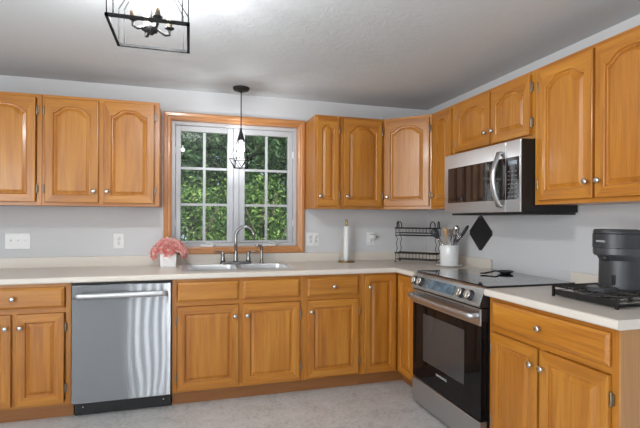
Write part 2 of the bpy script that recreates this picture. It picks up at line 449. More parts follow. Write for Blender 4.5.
# oak jamb liner
j = MB()
j.box(WX0 - 0.0095, WX0, 0.0, 0.13, WZ0 - 0.0095, WZ1 + 0.0095, TRIMV); j.box(WX1, WX1 + 0.0095, 0.0, 0.13, WZ0 - 0.0095, WZ1 + 0.0095, TRIMV)
j.box(WX0, WX1, 0.0, 0.13, WZ0 - 0.0095, WZ0, TRIMX); j.box(WX0, WX1, 0.0, 0.13, WZ1, WZ1 + 0.0095, TRIMX)
j.build('jamb', wo_)
# mitred oak casing
def casing_piece(p0, p1, q0, q1, mat):
    # p outer edge, q inner edge (x,z pairs); stepped profile
    m_ = MB()
    def lerp(a, b, t): return (a[0] + (b[0] - a[0]) * t, a[1] + (b[1] - a[1]) * t)
    prof = [(0.0, 0.0), (0.0, -0.016), (0.12, -0.019), (0.45, -0.017), (0.6, -0.012), (0.78, -0.012), (0.9, -0.009), (1.0, -0.007), (1.0, 0.0)]
    vs = []
    for t, y in prof:
        a = lerp(p0, q0, t); c = lerp(p1, q1, t)
        vs += [(a[0], y, a[1]), (c[0], y, c[1])]
    n = len(prof); fs = [(2 * i, 2 * i + 1, 2 * i + 3, 2 * i + 2) for i in range(n - 1)]
    fs.append([2 * i for i in range(n)]); fs.append([2 * i + 1 for i in range(n)][::-1])
    m_.add(vs, fs, mat); return m_
OX0, OX1, OZ0, OZ1 = -2.383, -1.213, 0.994, 2.145
IX0, IX1, IZ0, IZ1 = WX0 + 0.0, WX1, WZ0, WZ1
for nm, p0, p1, q0, q1, mt in (('casing', (OX0, OZ0), (OX0, OZ1), (IX0, IZ0), (IX0, IZ1), TRIMV), ('casing', (OX1, OZ0), (OX1, OZ1), (IX1, IZ0), (IX1, IZ1), TRIMV),
                               ('casing', (OX0, OZ1), (OX1, OZ1), (IX0, IZ1), (IX1, IZ1), TRIMX), ('casing', (OX0, OZ0), (OX1, OZ0), (IX0, IZ0), (IX1, IZ0), TRIMX)):
    casing_piece(p0, p1, q0, q1, mt).build(nm, wo_, loc=(0, -0.0005, 0))

# ------------------------------------------------------------------ cabinet parts
def door_mesh(w_, h, arched, sw=0.046, bw=0.050, rise=None):
    n = 25
    if rise is None: rise = min(0.046, w_ * 0.17)
    def top(t):      # t in -1..1
        if not arched: return 0.0
        a = min(1, abs(t) / 0.95)
        return rise * (0.5 + 0.5 * math.cos(PI * a ** 1.9))
    topz = h - (0.052 + rise if arched else bw)
    def outer(d, y):
        x0, x1, z0, z1 = d, w_ - d, d, h - d
        L = [(x0, y, z0), (x1, y, z0)]
        for i in range(n): L.append((x1 + (x0 - x1) * i / (n - 1), y, z1))
        return L
    def inner(d, y):
        x0, x1, z0 = sw + d, w_ - sw - d, bw + d
        L = [(x0, y, z0), (x1, y, z0)]
        for i in range(n):
            t = 1 - 2 * i / (n - 1)
            L.append((x1 + (x0 - x1) * i / (n - 1), y, topz - d + top(t)))
        return L
    T = 0.019
    loops = [outer(0, 0), outer(0, -T + 0.004), outer(0.0015, -T + 0.001), outer(0.005, -T), inner(0, -T), inner(0.003, -T + 0.002), inner(0.0055, -T + 0.0105), inner(0.012, -T + 0.0115), inner(0.029, -T + 0.004), inner(0.031, -T + 0.0015)]
    m_ = MB(); m_.mi(OAKV); m_.mi(OAKX)
    N_ = n + 2
    for L in loops: m_.v += L
    for k in range(len(loops) - 1):
        for i in range(N_):
            j_ = (i + 1) % N_
            m_.f.append([k * N_ + i, k * N_ + j_, (k + 1) * N_ + j_, (k + 1) * N_ + i])
            side = (i == 1) or (i == N_ - 1)
            m_.m.append(0 if (side or k >= 6) else 1)
            m_.sm.append(False)
    m_.f.append([(len(loops) - 1) * N_ + i for i in range(N_)]); m_.m.append(0); m_.sm.append(False)
    m_.f.append(list(range(N_))[::-1]); m_.m.append(0); m_.sm.append(False)
    return m_

def knob_mb():
    return MB().lathe([(0.0, 0), (0.008, 0), (0.006, 0.003), (0.0048, 0.010), (0.006, 0.015), (0.0135, 0.019), (0.0155, 0.0225), (0.0135, 0.026), (0.007, 0.0285), (0.0, 0.029)], NICKEL, 18, axis='y', cap=False)
KNOB0 = knob_mb().v, knob_mb().f
knob_mesh = None
def add_knob(parent, x, z):
    global knob_mesh
    if knob_mesh is None:
        k = knob_mb().build('knob', parent, (x, -0.019, z)); knob_mesh = k.data; return k
    k = bpy.data.objects.new('knob', knob_mesh); col.objects.link(k); k.parent = parent; k.location = (x, -0.019, z); return k
hinge_mesh = None
def add_hinge(parent, x, z):
    global hinge_mesh
    if hinge_mesh is None:
        m_ = MB(); m_.lathe([(0, -0.03), (0.004, -0.029), (0.0045, -0.026), (0.0045, 0.026), (0.004, 0.029), (0, 0.03)], HINGE, 10, c=(0, -0.013, 0), cap=False)
        m_.box(-0.007, 0.007, -0.0095, -0.0005, -0.022, 0.022, HINGE, 0.001)
        o = m_.build('hinge', parent, (x, 0, z)); hinge_mesh = o.data; return o
    o = bpy.data.objects.new('hinge', hinge_mesh); col.objects.link(o); o.parent = parent; o.location = (x, 0, z); return o

def add_door(parent, x0, x1, z0, z1, arched=False, knob=None, hinge=None, loc=None, rz=0, y=-0.001, knob_z=None, rise=None):
    w_, h = x1 - x0, z1 - z0
    d = door_mesh(w_, h, arched, rise=rise, sw=min(0.047, w_ * 0.22)).build('door', parent, loc if loc else (x0, y, z0), (0, 0, rz))
    if knob:
        kx = w_ - 0.026 if knob == 'r' else 0.026
        add_knob(d, kx, knob_z if knob_z is not None else (0.08 if arched else h - 0.08))
    if hinge:
        hx = w_ + 0.0075 if hinge == 'r' else -0.0075
        a = 0.09 if h > 0.5 else 0.07
        add_hinge(d, hx, a); add_hinge(d, hx, h - a)
    return d

def add_drawer(parent, x0, x1, z0, z1, knob=True, y=-0.001, name='drawer'):
    w_, h = x1 - x0, z1 - z0; T = 0.019
    def L(d, yy): return [(d, yy, d), (w_ - d, yy, d), (w_ - d, yy, h - d), (d, yy, h - d)]
    m_ = MB(); vs = []; prof = [(0, 0), (0, -T + 0.009), (0.003, -T + 0.0065), (0.011, -T + 0.003), (0.0145, -T)]
    for d, yy in prof: vs += L(d, yy)
    fs = [[k * 4 + i, k * 4 + (i + 1) % 4, (k + 1) * 4 + (i + 1) % 4, (k + 1) * 4 + i] for k in range(4) for i in range(4)]
    fs += [[16, 17, 18, 19], [3, 2, 1, 0]]
    m_.add(vs, fs, OAKX)
    d = m_.build(name, parent, (x0, y, z0))
    if knob: add_knob(d, w_ / 2, h / 2)
    return d

def frame(parent, w_, z0, z1, rails, stiles=(), edge=0.03):
    m_ = MB()
    xs = [0.0005, w_ - 0.0005]
    m_.box(xs[0], edge, 0, 0.019, z0, z1, OAKV, 0.0008, 1); m_.box(w_ - edge, xs[1], 0, 0.019, z0, z1, OAKV, 0.0008, 1)
    for a, b_ in rails: m_.box(edge, w_ - edge, 0.0004, 0.019, a, b_, OAKX)
    for a, b_, c, d in stiles: m_.box(a, b_, 0.0002, 0.019, c, d, OAKV)
    return m_.build('face_frame', parent)

GB = 'oak base cabinets under the counter'
GW = 'oak wall cabinets with arched doors'
def base_cab(loc, rz, w_, label, doors, drawers, depth=0.59, top=0.872, knobs=True, center=True, end_right=False):
    t = thing('base_cabinet', label, 'cabinet', (loc[0], loc[1], 0), rz, GB)
    MB().box(0.0005, w_ - 0.0005, 0.0195, depth, 0.105, top, OAKV).build('body', t)
    rails = [(0.105, 0.135), (0.69, 0.722), (0.842, 0.874)]
    st = []
    if center: 
        c = w_ / 2
        st.append((c - 0.02, c + 0.02, 0.135, 0.69))
    if len(drawers) > 1: st.append((w_ / 2 - 0.02, w_ / 2 + 0.02, 0.722, 0.842))
    frame(t, w_, 0.105, 0.874, rails, st)
    for d in doors: add_door(t, d[0], d[1], 0.122, 0.688, knob=d[2], hinge=d[3])
    for d in drawers: add_drawer(t, d[0], d[1], 0.722, 0.852, knob=d[2])
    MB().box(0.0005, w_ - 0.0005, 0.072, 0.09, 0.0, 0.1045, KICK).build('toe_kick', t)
    if end_right:
        m_ = MB(); m_.prism([(0.0, 0.105), (0.0, 0.874), (depth, 0.874), (depth, 0), (0.0725, 0), (0.0725, 0.105)], w_ , w_ + 0.006, PANEL, axis='x')
        m_.build('end_panel', t)
    return t

def wall_cab(loc, rz, w_, z0, z1, label, doors, depth=0.31, rise=None):
    t = thing('wall_cabinet', label, 'cabinet', (loc[0], loc[1], z0), rz, GW)
    H = z1 - z0
    MB().box(0.0005, w_ - 0.0005, 0.0195, depth, 0.0, H, OAKV).build('body', t)
    st = []
    if len(doors) > 1:
        c = (doors[0][1] + doors[1][0]) / 2; st.append((c - 0.02, c + 0.02, 0.03, H - 0.03))
    frame(t, w_, 0, H, [(0, 0.03), (H - 0.03, H)], st)
    for d in doors: add_door(t, d[0], d[1], 0.022, H - 0.022, True, d[2], d[3], rise=rise)
    return t

FY = -0.61
base_cab((-3.532, FY), 0, 0.630, 'oak base cabinet left of the dishwasher, one drawer over two doors', [(0.035, 0.303, 'r', 'l'), (0.330, 0.594, 'l', 'r')], [(0.035, 0.594, True)])
base_cab((-2.292, FY), 0, 0.920, 'wide oak sink base cabinet right of the dishwasher with two knobless false drawer fronts', [(0.036, 0.446, 'r', 'l'), (0.478, 0.886, 'l', 'r')], [(0.036, 0.446, False), (0.478, 0.886, False)], top=0.74)
base_cab((-1.372, FY), 0, 0.455, 'narrow oak base cabinet between sink base and corner, one drawer over one door', [(0.026, 0.425, 'l', 'r')], [(0.026, 0.425, True)], center=False)
# corner cabinet with a folding two-leaf door
t = thing('corner_base_cabinet', 'oak corner base cabinet with folding full-height door in the inner corner left of the range', 'cabinet', (-0.46, -0.46, 0), 0, None)
def off(x, y, z=0): return (x + 0.46, y + 0.46, z)
L = [(-0.9165, -0.59), (-0.9165, -0.02), (-0.02, -0.02), (-0.02, -0.917), (-0.59, -0.917), (-0.59, -0.59)]
MB().prism([(a + 0.46, b_ + 0.46) for a, b_ in L], 0.105, 0.872, OAKV).build('body', t)
m_ = MB()
for a, b_ in ((0.105, 0.120), (0.862, 0.874)):
    m_.box(-0.9165 + .46, -0.61 + .46, FY + .46, FY + .479, a, b_, OAKX)
    m_.box(-0.61 + .46, -0.59 + .46, -0.917 + .46, -0.61 + .46, a, b_, OAKY)
m_.box(-0.9165 + .46, -0.897 + .46, FY + .4602, FY + .479, 0.12, 0.862, OAKV); m_.box(-0.6098 + .46, -0.59 + .46, -0.917 + .46, -0.895 + .46, 0.12, 0.862, OAKV)
m_.build('face_frame', t)
d = add_door(t, 0, 0.262, 0.112, 0.862, knob=None, loc=off(-0.897, FY - 0.001, 0.112)); add_knob(d, 0.035, 0.66)
add_door(t, 0, 0.250, 0.112, 0.862, loc=off(-0.611, -0.639, 0.112), rz=-PI / 2)
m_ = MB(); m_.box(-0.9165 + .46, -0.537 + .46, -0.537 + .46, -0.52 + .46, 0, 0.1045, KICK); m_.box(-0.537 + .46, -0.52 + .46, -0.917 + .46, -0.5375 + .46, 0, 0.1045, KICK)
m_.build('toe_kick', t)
base_cab((-0.61, -1.69), -PI / 2, 0.740, 'oak base cabinet right of the range, wide drawer over two doors, at the counter end', [(0.035, 0.352, 'r', 'l'), (0.366, 0.710, 'l', 'r')], [(0.035, 0.710, True)], end_right=True)

UB, UT, UF = 1.372, 2.132, -0.316
wall_cab((-3.60, UF), 0, 0.446, UB, UT, 'oak wall cabinet at the far left, cut by the photo edge', [(0.03, 0.410, 'l', 'r')])
wall_cab((-3.153, UF), 0, 0.759, UB, UT, 'two-door oak wall cabinet left of the window, above the dishwasher', [(0.020, 0.353, 'r', 'l'), (0.386, 0.723, 'l', 'r')])
wall_cab((-1.209, UF), 0, 0.221, UB, UT, 'narrow one-door oak wall cabinet directly right of the window', [(0.014, 0.200, 'l', 'r')])
wall_cab((-0.987, UF), 0, 0.386, UB, UT, 'one-door oak wall cabinet between the narrow one by the window and the corner one', [(0.022, 0.360, 'l', 'r')])
t = thing('corner_wall_cabinet', 'oak wall cabinet set diagonally across the corner', 'cabinet', (-0.30, -0.30, UB), 0, None)
H = UT - UB
dg_ = 0.0135
L = [(-0.5995, -0.006), (-0.006, -0.006), (-0.006, -0.5995), (-0.316 + dg_, -0.5995), (-0.5995, -0.316 + dg_)]
MB().prism([(a + .3, b_ + .3) for a, b_ in L], 0, H, OAKV).build('body', t)
m_ = MB(); LW = 0.4015
m_.box(0, 0.026, 0, 0.018, 0, H, OAKV); m_.box(LW - 0.026, LW, 0, 0.018, 0, H, OAKV); m_.box(0.026, LW - 0.026, 0.0004, 0.018, 0, 0.03, OAKX); m_.box(0.026, LW - 0.026, 0.0004, 0.018, H - 0.03, H, OAKX)
m_.build('face_frame', t, (-0.5995 + .3, -0.316 + .3, 0), (0, 0, -PI / 4))
q = 0.012
add_door(t, 0, 0.374, 0.022, H - 0.022, True, 'l', 'r', loc=(-0.5995 + .3 + q * 0.7071 - 0.0008, -0.316 + .3 - q * 0.7071 - 0.0008, 0.022), rz=-PI / 4, rise=0.044)
wall_cab((-0.316, -0.6005), -PI / 2, 0.313, UB, UT, 'narrow oak wall cabinet between the corner one and the microwave', [(0.048, 0.288, 'l', None)])
wall_cab((-0.316, -0.914), -PI / 2, 0.775, 1.748, UT, 'short two-door oak wall cabinet directly above the microwave', [(0.038, 0.405, 'r', 'l'), (0.421, 0.752, 'l', 'r')], rise=0.046)
wall_cab((-0.316, -1.690), -PI / 2, 0.750, UB, UT, 'tall two-door oak wall cabinet right of the microwave, cut by the photo edge', [(0.040, 0.377, 'r', 'l'), (0.390, 0.722, 'l', 'r')])

# ------------------------------------------------------------------ countertops
def slab(xs, ys, inc, z0, z1, front, mat, bev=0.011):
    bm = bmesh.new(); V = {}
    def v(i, j):
        if (i, j) not in V: V[(i, j)] = bm.verts.new((xs[i], ys[j], z1))
        return V[(i, j)]
    for i in range(len(xs) - 1):
        for j in range(len(ys) - 1):
            if inc(i, j): bm.faces.new([v(i, j), v(i + 1, j), v(i + 1, j + 1), v(i, j + 1)])
    r = bmesh.ops.extrude_face_region(bm, geom=bm.faces[:])
    for e in r['geom']:
        if isinstance(e, bmesh.types.BMVert): e.co.z = z0
    bmesh.ops.recalc_face_normals(bm, faces=bm.faces)
    ed = [e for e in bm.edges if abs(e.verts[0].co.z - e.verts[1].co.z) < 1e-6 and front((e.verts[0].co + e.verts[1].co) / 2)]
    bmesh.ops.bevel(bm, geom=ed, offset=bev, segments=4, affect='EDGES', profile=0.5)
    m_ = MB(); m_.bm(bm, mat); return m_
CF = -0.649
SX0, SX1, SY0, SY1 = -2.228, -1.408, -0.53, -0.05
t = thing('countertop', 'long cream laminate countertop running from the left past the sink to the range', 'countertop', (-1.8, -0.3, 0.875))
xs = [-3.55, SX0, SX1, CF, -0.022]; ys = [-0.921, CF, SY0, SY1, -0.022]
def inc(i, j):
    if j == 0: return i == 3
    if i == 1 and j == 2: return False
    return True
m_ = slab(xs, ys, inc, 0.8755, 0.914, lambda c: (abs(c.y - CF) < 1e-4 and c.x < CF) or (abs(c.x - CF) < 1e-4 and c.y < CF), LAM)
m_.v = [(a + 1.8, b_ + 0.3, c - 0.875) for a, b_, c in m_.v]; m_.build('worktop', t)
m_ = MB(); m_.box(-3.55 + 1.8, -0.003 + 1.8, -0.0215 + .3, -0.002 + .3, 0.0005, 0.116, LAM, 0.003); m_.box(-0.0215 + 1.8, -0.002 + 1.8, -0.941 + .3, -0.022 + .3, 0.0005, 0.116, LAM, 0.003)
m_.build('backsplash', t)
t = thing('countertop', 'short cream laminate countertop right of the range, under the coffee machine', 'countertop', (-0.3, -2.05, 0.875))
m_ = slab([CF, -0.022], [-2.455, -1.689], lambda i, j: True, 0.8755, 0.914, lambda c: abs(c.x - CF) < 1e-4, LAM)
m_.v = [(a + 0.3, b_ + 2.05, c - 0.875) for a, b_, c in m_.v]; m_.build('worktop', t)
MB().box(-0.0215 + .3, -0.002 + .3, -2.455 + 2.05, -1.648 + 2.05, 0.0005, 0.108, LAM, 0.003).build('backsplash', t)

# ------------------------------------------------------------------ sink
t = thing('kitchen_sink', 'double-bowl stainless steel drop-in sink under the window', 'sink', (-1.818, -0.27, 0.914))
bm = bmesh.new()
X = [-0.42, -0.375, -0.022, 0.022, 0.375, 0.42]; Yv = [-0.268, -0.225, 0.13, 0.238]
def rr(x0, x1, y0, y1, r, z, n=6):
    o = []
    for cx, cy, a0 in ((x1 - r, y0 + r, -PI / 2), (x1 - r, y1 - r, 0), (x0 + r, y1 - r, PI / 2), (x0 + r, y0 + r, PI)):
        for i in range(n): a = a0 + PI / 2 * i / (n - 1); o.append((cx + r * math.cos(a), cy + r * math.sin(a), z))
    return o
m_ = MB()
# rim plate built as outer loop split into two halves around the bowls
def ring(m_, A, B, mat, smooth=False):
    n = len(A); m_.add(A + B, [(i, (i + 1) % n, n + (i + 1) % n, n + i) for i in range(n)], mat, smooth)
for x0, x1, b0, b1 in ((-0.42, 0.0, -0.375, -0.02), (0.0, 0.42, 0.02, 0.375)):
    out_ = rr(x0, x1, Yv[0], Yv[3], 0.004, 0.0045); hole = rr(b0, b1, Yv[1], Yv[2], 0.05, 0.0045)
    ring(m_, out_, hole, STEELSINK)
m_.add([(-.424, -.272, 0.0005), (.424, -.272, 0.0005), (.424, .242, 0.0005), (-.424, .242, 0.0005), (-.42, -.268, 0.0045), (.42, -.268, 0.0045), (.42, .238, 0.0045), (-.42, .238, 0.0045)],
       [(0, 1, 5, 4), (1, 2, 6, 5), (2, 3, 7, 6), (3, 0, 4, 7)], STEELSINK)
m_.build('rim', t, fix=True)
for b0, b1 in ((-0.375, -0.02), (0.02, 0.375)):
    m_ = MB()
    Ls = [rr(b0, b1, Yv[1], Yv[2], 0.05, 0.0044), rr(b0 + .004, b1 - .004, Yv[1] + .004, Yv[2] - .004, 0.05, 0.0), rr(b0 + .01, b1 - .01, Yv[1] + .01, Yv[2] - .01, 0.055, -0.13), rr(b0 + .03, b1 - .03, Yv[1] + .03, Yv[2] - .03, 0.06, -0.158), rr(b0 + .1, b1 - .1, Yv[1] + .1, Yv[2] - .1, 0.05, -0.163)]
    for a, b_ in zip(Ls, Ls[1:]): ring(m_, a, b_, STEELSINK, True)
    m_.add(Ls[-1], [list(range(len(Ls[-1])))], STEELSINK)
    bowl = m_.build('bowl', t)
    c = ((b0 + b1) / 2, (Yv[1] + Yv[2]) / 2)
    MB().lathe([(0, -0.1615), (0.02, -0.161), (0.04, -0.1585), (0.043, -0.1615)], NICKEL, 20, (c[0], c[1], 0), cap=False).build('drain', bowl)

# faucet
t = thing('faucet', 'brushed nickel high-arc kitchen faucet behind the sink in front of the window', 'faucet', (-1.817, -0.115, 0.919))
m_ = MB(); o_ = rr(-0.128, 0.128, -0.028, 0.028, 0.027, 0); 
n = len(o_); l2 = [(a, b_, 0.014) for a, b_, _ in o_]; l3 = [(a * 0.95, b_ * 0.85, 0.02) for a, b_, _ in o_]
ring(m_, o_, l2, FAUCET); ring(m_, l2, l3, FAUCET); m_.add(l3, [list(range(n))], FAUCET); m_.build('base_plate', t)
sp = [(0, 0, 0.02), (0, 0, 0.19)] + [(0.072 - 0.072 * math.cos(a), -0.03 * (1 - math.cos(a)) / 2, 0.225 + 0.078 * math.sin(a)) for a in [i * PI / 12 for i in range(0, 12)]] + [(0.142, -0.032, 0.208)]
MB().tube(sp, [0.0125, 0.0125] + [0.0115] * 12 + [0.0125], FAUCET, 12).lathe([(0.021, 0.018), (0.019, 0.03), (0.0165, 0.09), (0.0125, 0.105)], FAUCET, 16).build('spout', t)
for sx in (-1, 1):
    m_ = MB(); cx = sx * 0.103
    m_.lathe([(0.0205, 0.018), (0.019, 0.035), (0.014, 0.07), (0.0165, 0.082), (0.0165, 0.094), (0.010, 0.104), (0.0, 0.106)], FAUCET, 16, (cx, 0, 0))
    m_.tube([(cx, -0.002, 0.096), (cx + sx * 0.03, -0.012, 0.101), (cx + sx * 0.066, -0.02, 0.104), (cx + sx * 0.072, -0.021, 0.104)], [0.006, 0.0055, 0.0075, 0.005], FAUCET, 8)
    m_.build('handle', t)
t = thing('side_sprayer', 'brushed nickel pull-out side sprayer standing right of the faucet', 'sprayer', (-1.606, -0.115, 0.919))
MB().lathe([(0.021, 0), (0.0205, 0.006), (0.0145, 0.012), (0.0125, 0.05), (0.012, 0.1), (0.0135, 0.115)], FAUCET, 16).build('holder', t)
MB().tube([(0, 0, 0.11), (0, 0, 0.128), (-0.012, -0.004, 0.142), (-0.036, -0.01, 0.147), (-0.046, -0.012, 0.142)], [0.0125, 0.0135, 0.0125, 0.011, 0.013], FAUCET, 10).build('spray_head', t)

# ------------------------------------------------------------------ dishwasher
t = thing('dishwasher', 'stainless steel dishwasher with a bar handle between two oak base cabinets', 'dishwasher', (-2.8965, FY, 0))
MB().box(0.002, 0.603, 0.005, 0.56, 0.10, 0.868, BLACKP).build('body', t)
dd = MB().box(0.002, 0.600, -0.030, 0.0045, 0.108, 0.858, STEELW, 0.004).build('door', t)
m_ = MB(); n = 14
pts = [(0.022 + (0.58 - 0.022) * i / n, -0.066 - 0.006 * math.sin(PI * i / n), 0.793) for i in range(n + 1)]
m_.tube(pts, 0.016, STEEL, 12, flat=(0.5, 1.15)); m_.box(0.022, 0.05, -0.062, -0.0325, 0.782, 0.804, STEEL, 0.003); m_.box(0.552, 0.58, -0.062, -0.0325, 0.782, 0.804, STEEL, 0.003)
m_.build('handle', dd)
k = MB().box(0.006, 0.598, 0.050, 0.068, 0.004, 0.099, BLACKP, 0.002).build('kick_plate', t)
for x in (0.055, 0.55): MB().lathe([(0.0, 0.003), (0.005, 0.003), (0.006, 0.0)], NICKEL, 10, (x, 0.0499, 0.055), axis='y').build('screw', k)

# ------------------------------------------------------------------ range
t = thing('range', 'stainless steel slide-in electric range with black glass oven door and cooktop', 'oven range', (-0.66, -0.9245, 0), -PI / 2)
W = 0.754
m_ = MB(); m_.box(0.002, W - 0.002, 0.05, 0.625, 0.03, 0.913, BLACKP)
for x in (0.04, W - 0.04):
    for y in (0.08, 0.58): m_.lathe([(0.018, 0), (0.018, 0.031)], BLACKP, 10, (x, y, 0))
m_.build('body', t)
MB().box(0.003, W - 0.003, 0.0, 0.0495, 0.022, 0.183, STEEL, 0.005).build('storage_drawer', t)
od = MB().box(0.003, W - 0.003, 0.004, 0.0495, 0.190, 0.735, BLACKG, 0.004).build('oven_door', t)
MB().box(0.003, W - 0.003, 0.0, 0.010, 0.706, 0.800, STEEL, 0.003).box(0.004, W - 0.004, 0.0102, 0.0495, 0.736, 0.799, BLACKP).build('door_band', od)
MB().box(0.145, W - 0.150, 0.0015, 0.0042, 0.335, 0.652, WINGLASS, 0.001).build('oven_window', od)
m_ = MB(); n = 16
pts = [(0.022, -0.0005, 0.760), (0.026, -0.03, 0.760)] + [(0.034 + (W - 0.068) * i / n, -0.046 - 0.016 * math.sin(PI * i / n), 0.760) for i in range(n + 1)] + [(W - 0.026, -0.03, 0.760), (W - 0.022, -0.0005, 0.760)]
m_.tube(pts, 0.014, STEEL, 12, flat=(0.7, 1.15)); m_.build('handle', od)
m_ = MB()
for i in range(22):
    x = 0.16 + i * 0.0205
    m_.box(x, x + 0.015, -0.0006, 0.003, 0.7835, 0.7915, SLOT)
m_.build('vent_slots', od)
text('SAMSUNG', 0.021, LOGO, od, (0.365, 0.0035, 0.292), (PI / 2, 0, 0), squash=1.25)
# sloped control panel
P0 = (-0.010, 0.816); P1 = (0.034, 0.916)
cp = MB().prism([(-0.004, 0.808), P0, (0.026, 0.908), (0.036, 0.9155), (0.075, 0.9155), (0.075, 0.808)], 0.004, W - 0.004, STEEL, axis='x', bev=0.002).build('control_panel', t)
ang = math.atan2(0.908 - 0.816, 0.026 + 0.010)   # slope of the face
nrm = Vector((0, -math.sin(ang), math.cos(ang))); upv = Vector((0, math.cos(ang), math.sin(ang)))
def on_panel(x, s_, h): 
    b_ = Vector((x, -0.010, 0.816)) + upv * s_ + nrm * h
    return b_
rx = ang - PI / 2     # rotates local z to panel up
def panel_obj(mb_, name, x, s_, h=0.0005):
    p = on_panel(x, s_, h); return mb_.build(name, cp, p, (rx + 0.0, 0, 0))
for a, b_ in ((0.001, 0.004), (W - 0.004, W - 0.001)): MB().prism([(0.0, 0.808), (-0.006, 0.816), (0.029, 0.906), (0.039, 0.9145), (0.075, 0.9145), (0.075, 0.808)], a, b_, BLACKP, axis='x').build('end_cap', cp)
# local frame of a panel object: x along, -y outwards, z up the slope
panel_obj(MB().box(-0.158, 0.158, -0.001, 0.001, -0.030, 0.030, INTERIOR), 'display', 0.345, 0.048)
for x in (0.045, 0.118, 0.575, 0.655):
    m_ = MB(); m_.lathe([(0.031, 0.0), (0.0305, 0.006), (0.0275, 0.008), (0.0272, 0.026)], CHAR, 24, axis='y', cap=False); m_.lathe([(0.0273, 0.018), (0.0268, 0.031), (0.024, 0.033), (0.0, 0.0335)], NICKEL, 24, axis='y', cap=False)
    m_.box(-0.0035, 0.0035, -0.037, -0.030, -0.021, 0.021, NICKEL, 0.001)
    panel_obj(m_, 'knob', x, 0.047)
    
ck = MB().box(-0.004, W + 0.004, 0.038, 0.648, 0.9162, 0.924, COOKG, 0.002).build('cooktop', t)
for x, y, r in ((0.18, 0.19, 0.11), (0.56, 0.19, 0.085), (0.18, 0.47, 0.08), (0.56, 0.47, 0.11), (0.375, 0.5, 0.05)):
    m_ = MB(); n = 40
    for r0 in (r, r * 0.62):
        A = [(x + r0 * math.cos(2 * PI * i / n), y + r0 * math.sin(2 * PI * i / n), 0.92425) for i in range(n)]
        B = [(x + (r0 - .0015) * math.cos(2 * PI * i / n), y + (r0 - .0015) * math.sin(2 * PI * i / n), 0.92425) for i in range(n)]
        ring(m_, A, B, RINGM)
    m_.build('burner_ring', ck, fix=False)

# ------------------------------------------------------------------ microwave
t = thing('microwave', 'stainless steel over-the-range microwave with curved bar handle', 'microwave', (-0.408, -0.932, 1.318), -PI / 2)
W = 0.752; H = 0.424
m_ = MB(); m_.box(0.001, W, 0.0085, 0.4, 0.014, H, BLACKP); m_.box(0.02, W - 0.01, 0.05, 0.395, 0.0, 0.012, BLACKP); m_.build('body', t)
fd = MB().box(0, 0.632, 0.0, 0.008, 0.013, H, STEEL, 0.003).build('door', t)
MB().box(0.045, 0.6305, -0.0012, 0.004, 0.085, 0.328, MWGLASS, 0.0008).build('door_window', fd)
ct = MB().box(0.6335, W, 0.0, 0.008, 0.013, H, STEEL, 0.003).build('control_panel', t)
MB().box(0.635, 0.741, -0.0012, 0.004, 0.085, 0.328, MWGLASS, 0.0008).build('control_glass', ct)
m_ = MB()
for r_i in range(7):
    for c_i in range(3): m_.box(0.652 + c_i * 0.028, 0.666 + c_i * 0.028, -0.0018, -0.001, 0.1 + r_i * 0.024, 0.106 + r_i * 0.024, BUTTON)
m_.build('buttons', ct)
MB().box(0.652, 0.722, -0.0018, -0.001, 0.284, 0.308, INTERIOR).build('display', ct)
n = 14
pts = [(0.592, 0.0, 0.052)] + [(0.592, -0.018 - 0.042 * math.sin(PI * i / n), 0.052 + 0.31 * i / n) for i in range(n + 1)] + [(0.592, 0.0, 0.362)]
MB().tube(pts, 0.0155, STEEL, 12, flat=(1.2, 0.7)).build('handle', fd)
m_ = MB()
for i in range(12): m_.box(0.10 + i * 0.045, 0.135 + i * 0.045, 0.06, 0.075, -0.0008, 0.0005, SLOT)
m_.build('vent_grille', t)

# ------------------------------------------------------------------ outlets and switches
def plate(x, z, w_, h, label, kinds, name='wall_outlet', cat='outlet'):
    t = thing(name, label, cat, (x, -0.0005, z))
    MB().box(-w_ / 2, w_ / 2, -0.006, 0, -h / 2, h / 2, WHITEP, 0.002).build('cover_plate', t)
    for dx, k in kinds:
        if k == 'toggle':
            MB().box(dx - 0.0055, dx + 0.0055, -0.0075, -0.0055, -0.013, 0.013, WHITEP).box(dx - 0.004, dx + 0.004, -0.017, -0.007, 0.0, 0.009, WHITEP, 0.001).build('toggle_switch', t)
        elif k == 'rocker':
            MB().box(dx - 0.0165, dx + 0.0165, -0.0085, -0.0055, -0.033, 0.033, WHITEP, 0.001).build('rocker_switch', t)
        else:
            for dz in (-0.0195, 0.0195):
                r_ = MB().lathe([(0.0, 0.0085), (0.0165, 0.0085), (0.017, 0.0055)], WHITEP, 20, (dx, 0, dz), axis='y').build('receptacle', t)
                s_ = MB()
                for sx in (-0.006, 0.006): s_.box(dx + sx - 0.001, dx + sx + 0.001, -0.0089, -0.0083, dz - 0.001, dz + 0.007, SLOT)
                s_.box(dx - 0.002, dx + 0.002, -0.0089, -0.0083, dz - 0.009, dz - 0.005, SLOT); s_.build('slots', r_)
    return t
plate(-3.398, 1.114, 0.165, 0.117, 'white three-gang light switch plate on the wall at far left', [(-0.046, 'toggle'), (0, 'toggle'), (0.046, 'toggle')], 'light_switch', 'light switch')
plate(-2.712, 1.108, 0.073, 0.117, 'white double outlet left of the pink flowers, above the dishwasher', [(0, 'outlet')])
plate(-1.136, 1.110, 0.118, 0.117, 'wide white two-gang outlet plate just right of the window', [(-0.026, 'outlet'), (0.026, 'outlet')])
plate(-0.583, 1.110, 0.073, 0.117, 'white outlet right of the paper towel holder, with a plug in it', [(0, 'outlet')])
t = thing('plug_adapter', 'small white plug with grey tip sticking out of the outlet right of the paper towels', 'plug', (-0.577, -0.0105, 1.13))
MB().box(-0.012, 0.026, -0.034, 0.001, -0.014, 0.014, WHITEP, 0.004).build('plug_body', t)
MB().tube([(0.024, -0.018, 0), (0.044, -0.02, -0.003), (0.055, -0.022, -0.006)], [0.009, 0.008, 0.004], GREYP, 8).build('cord_stub', t)

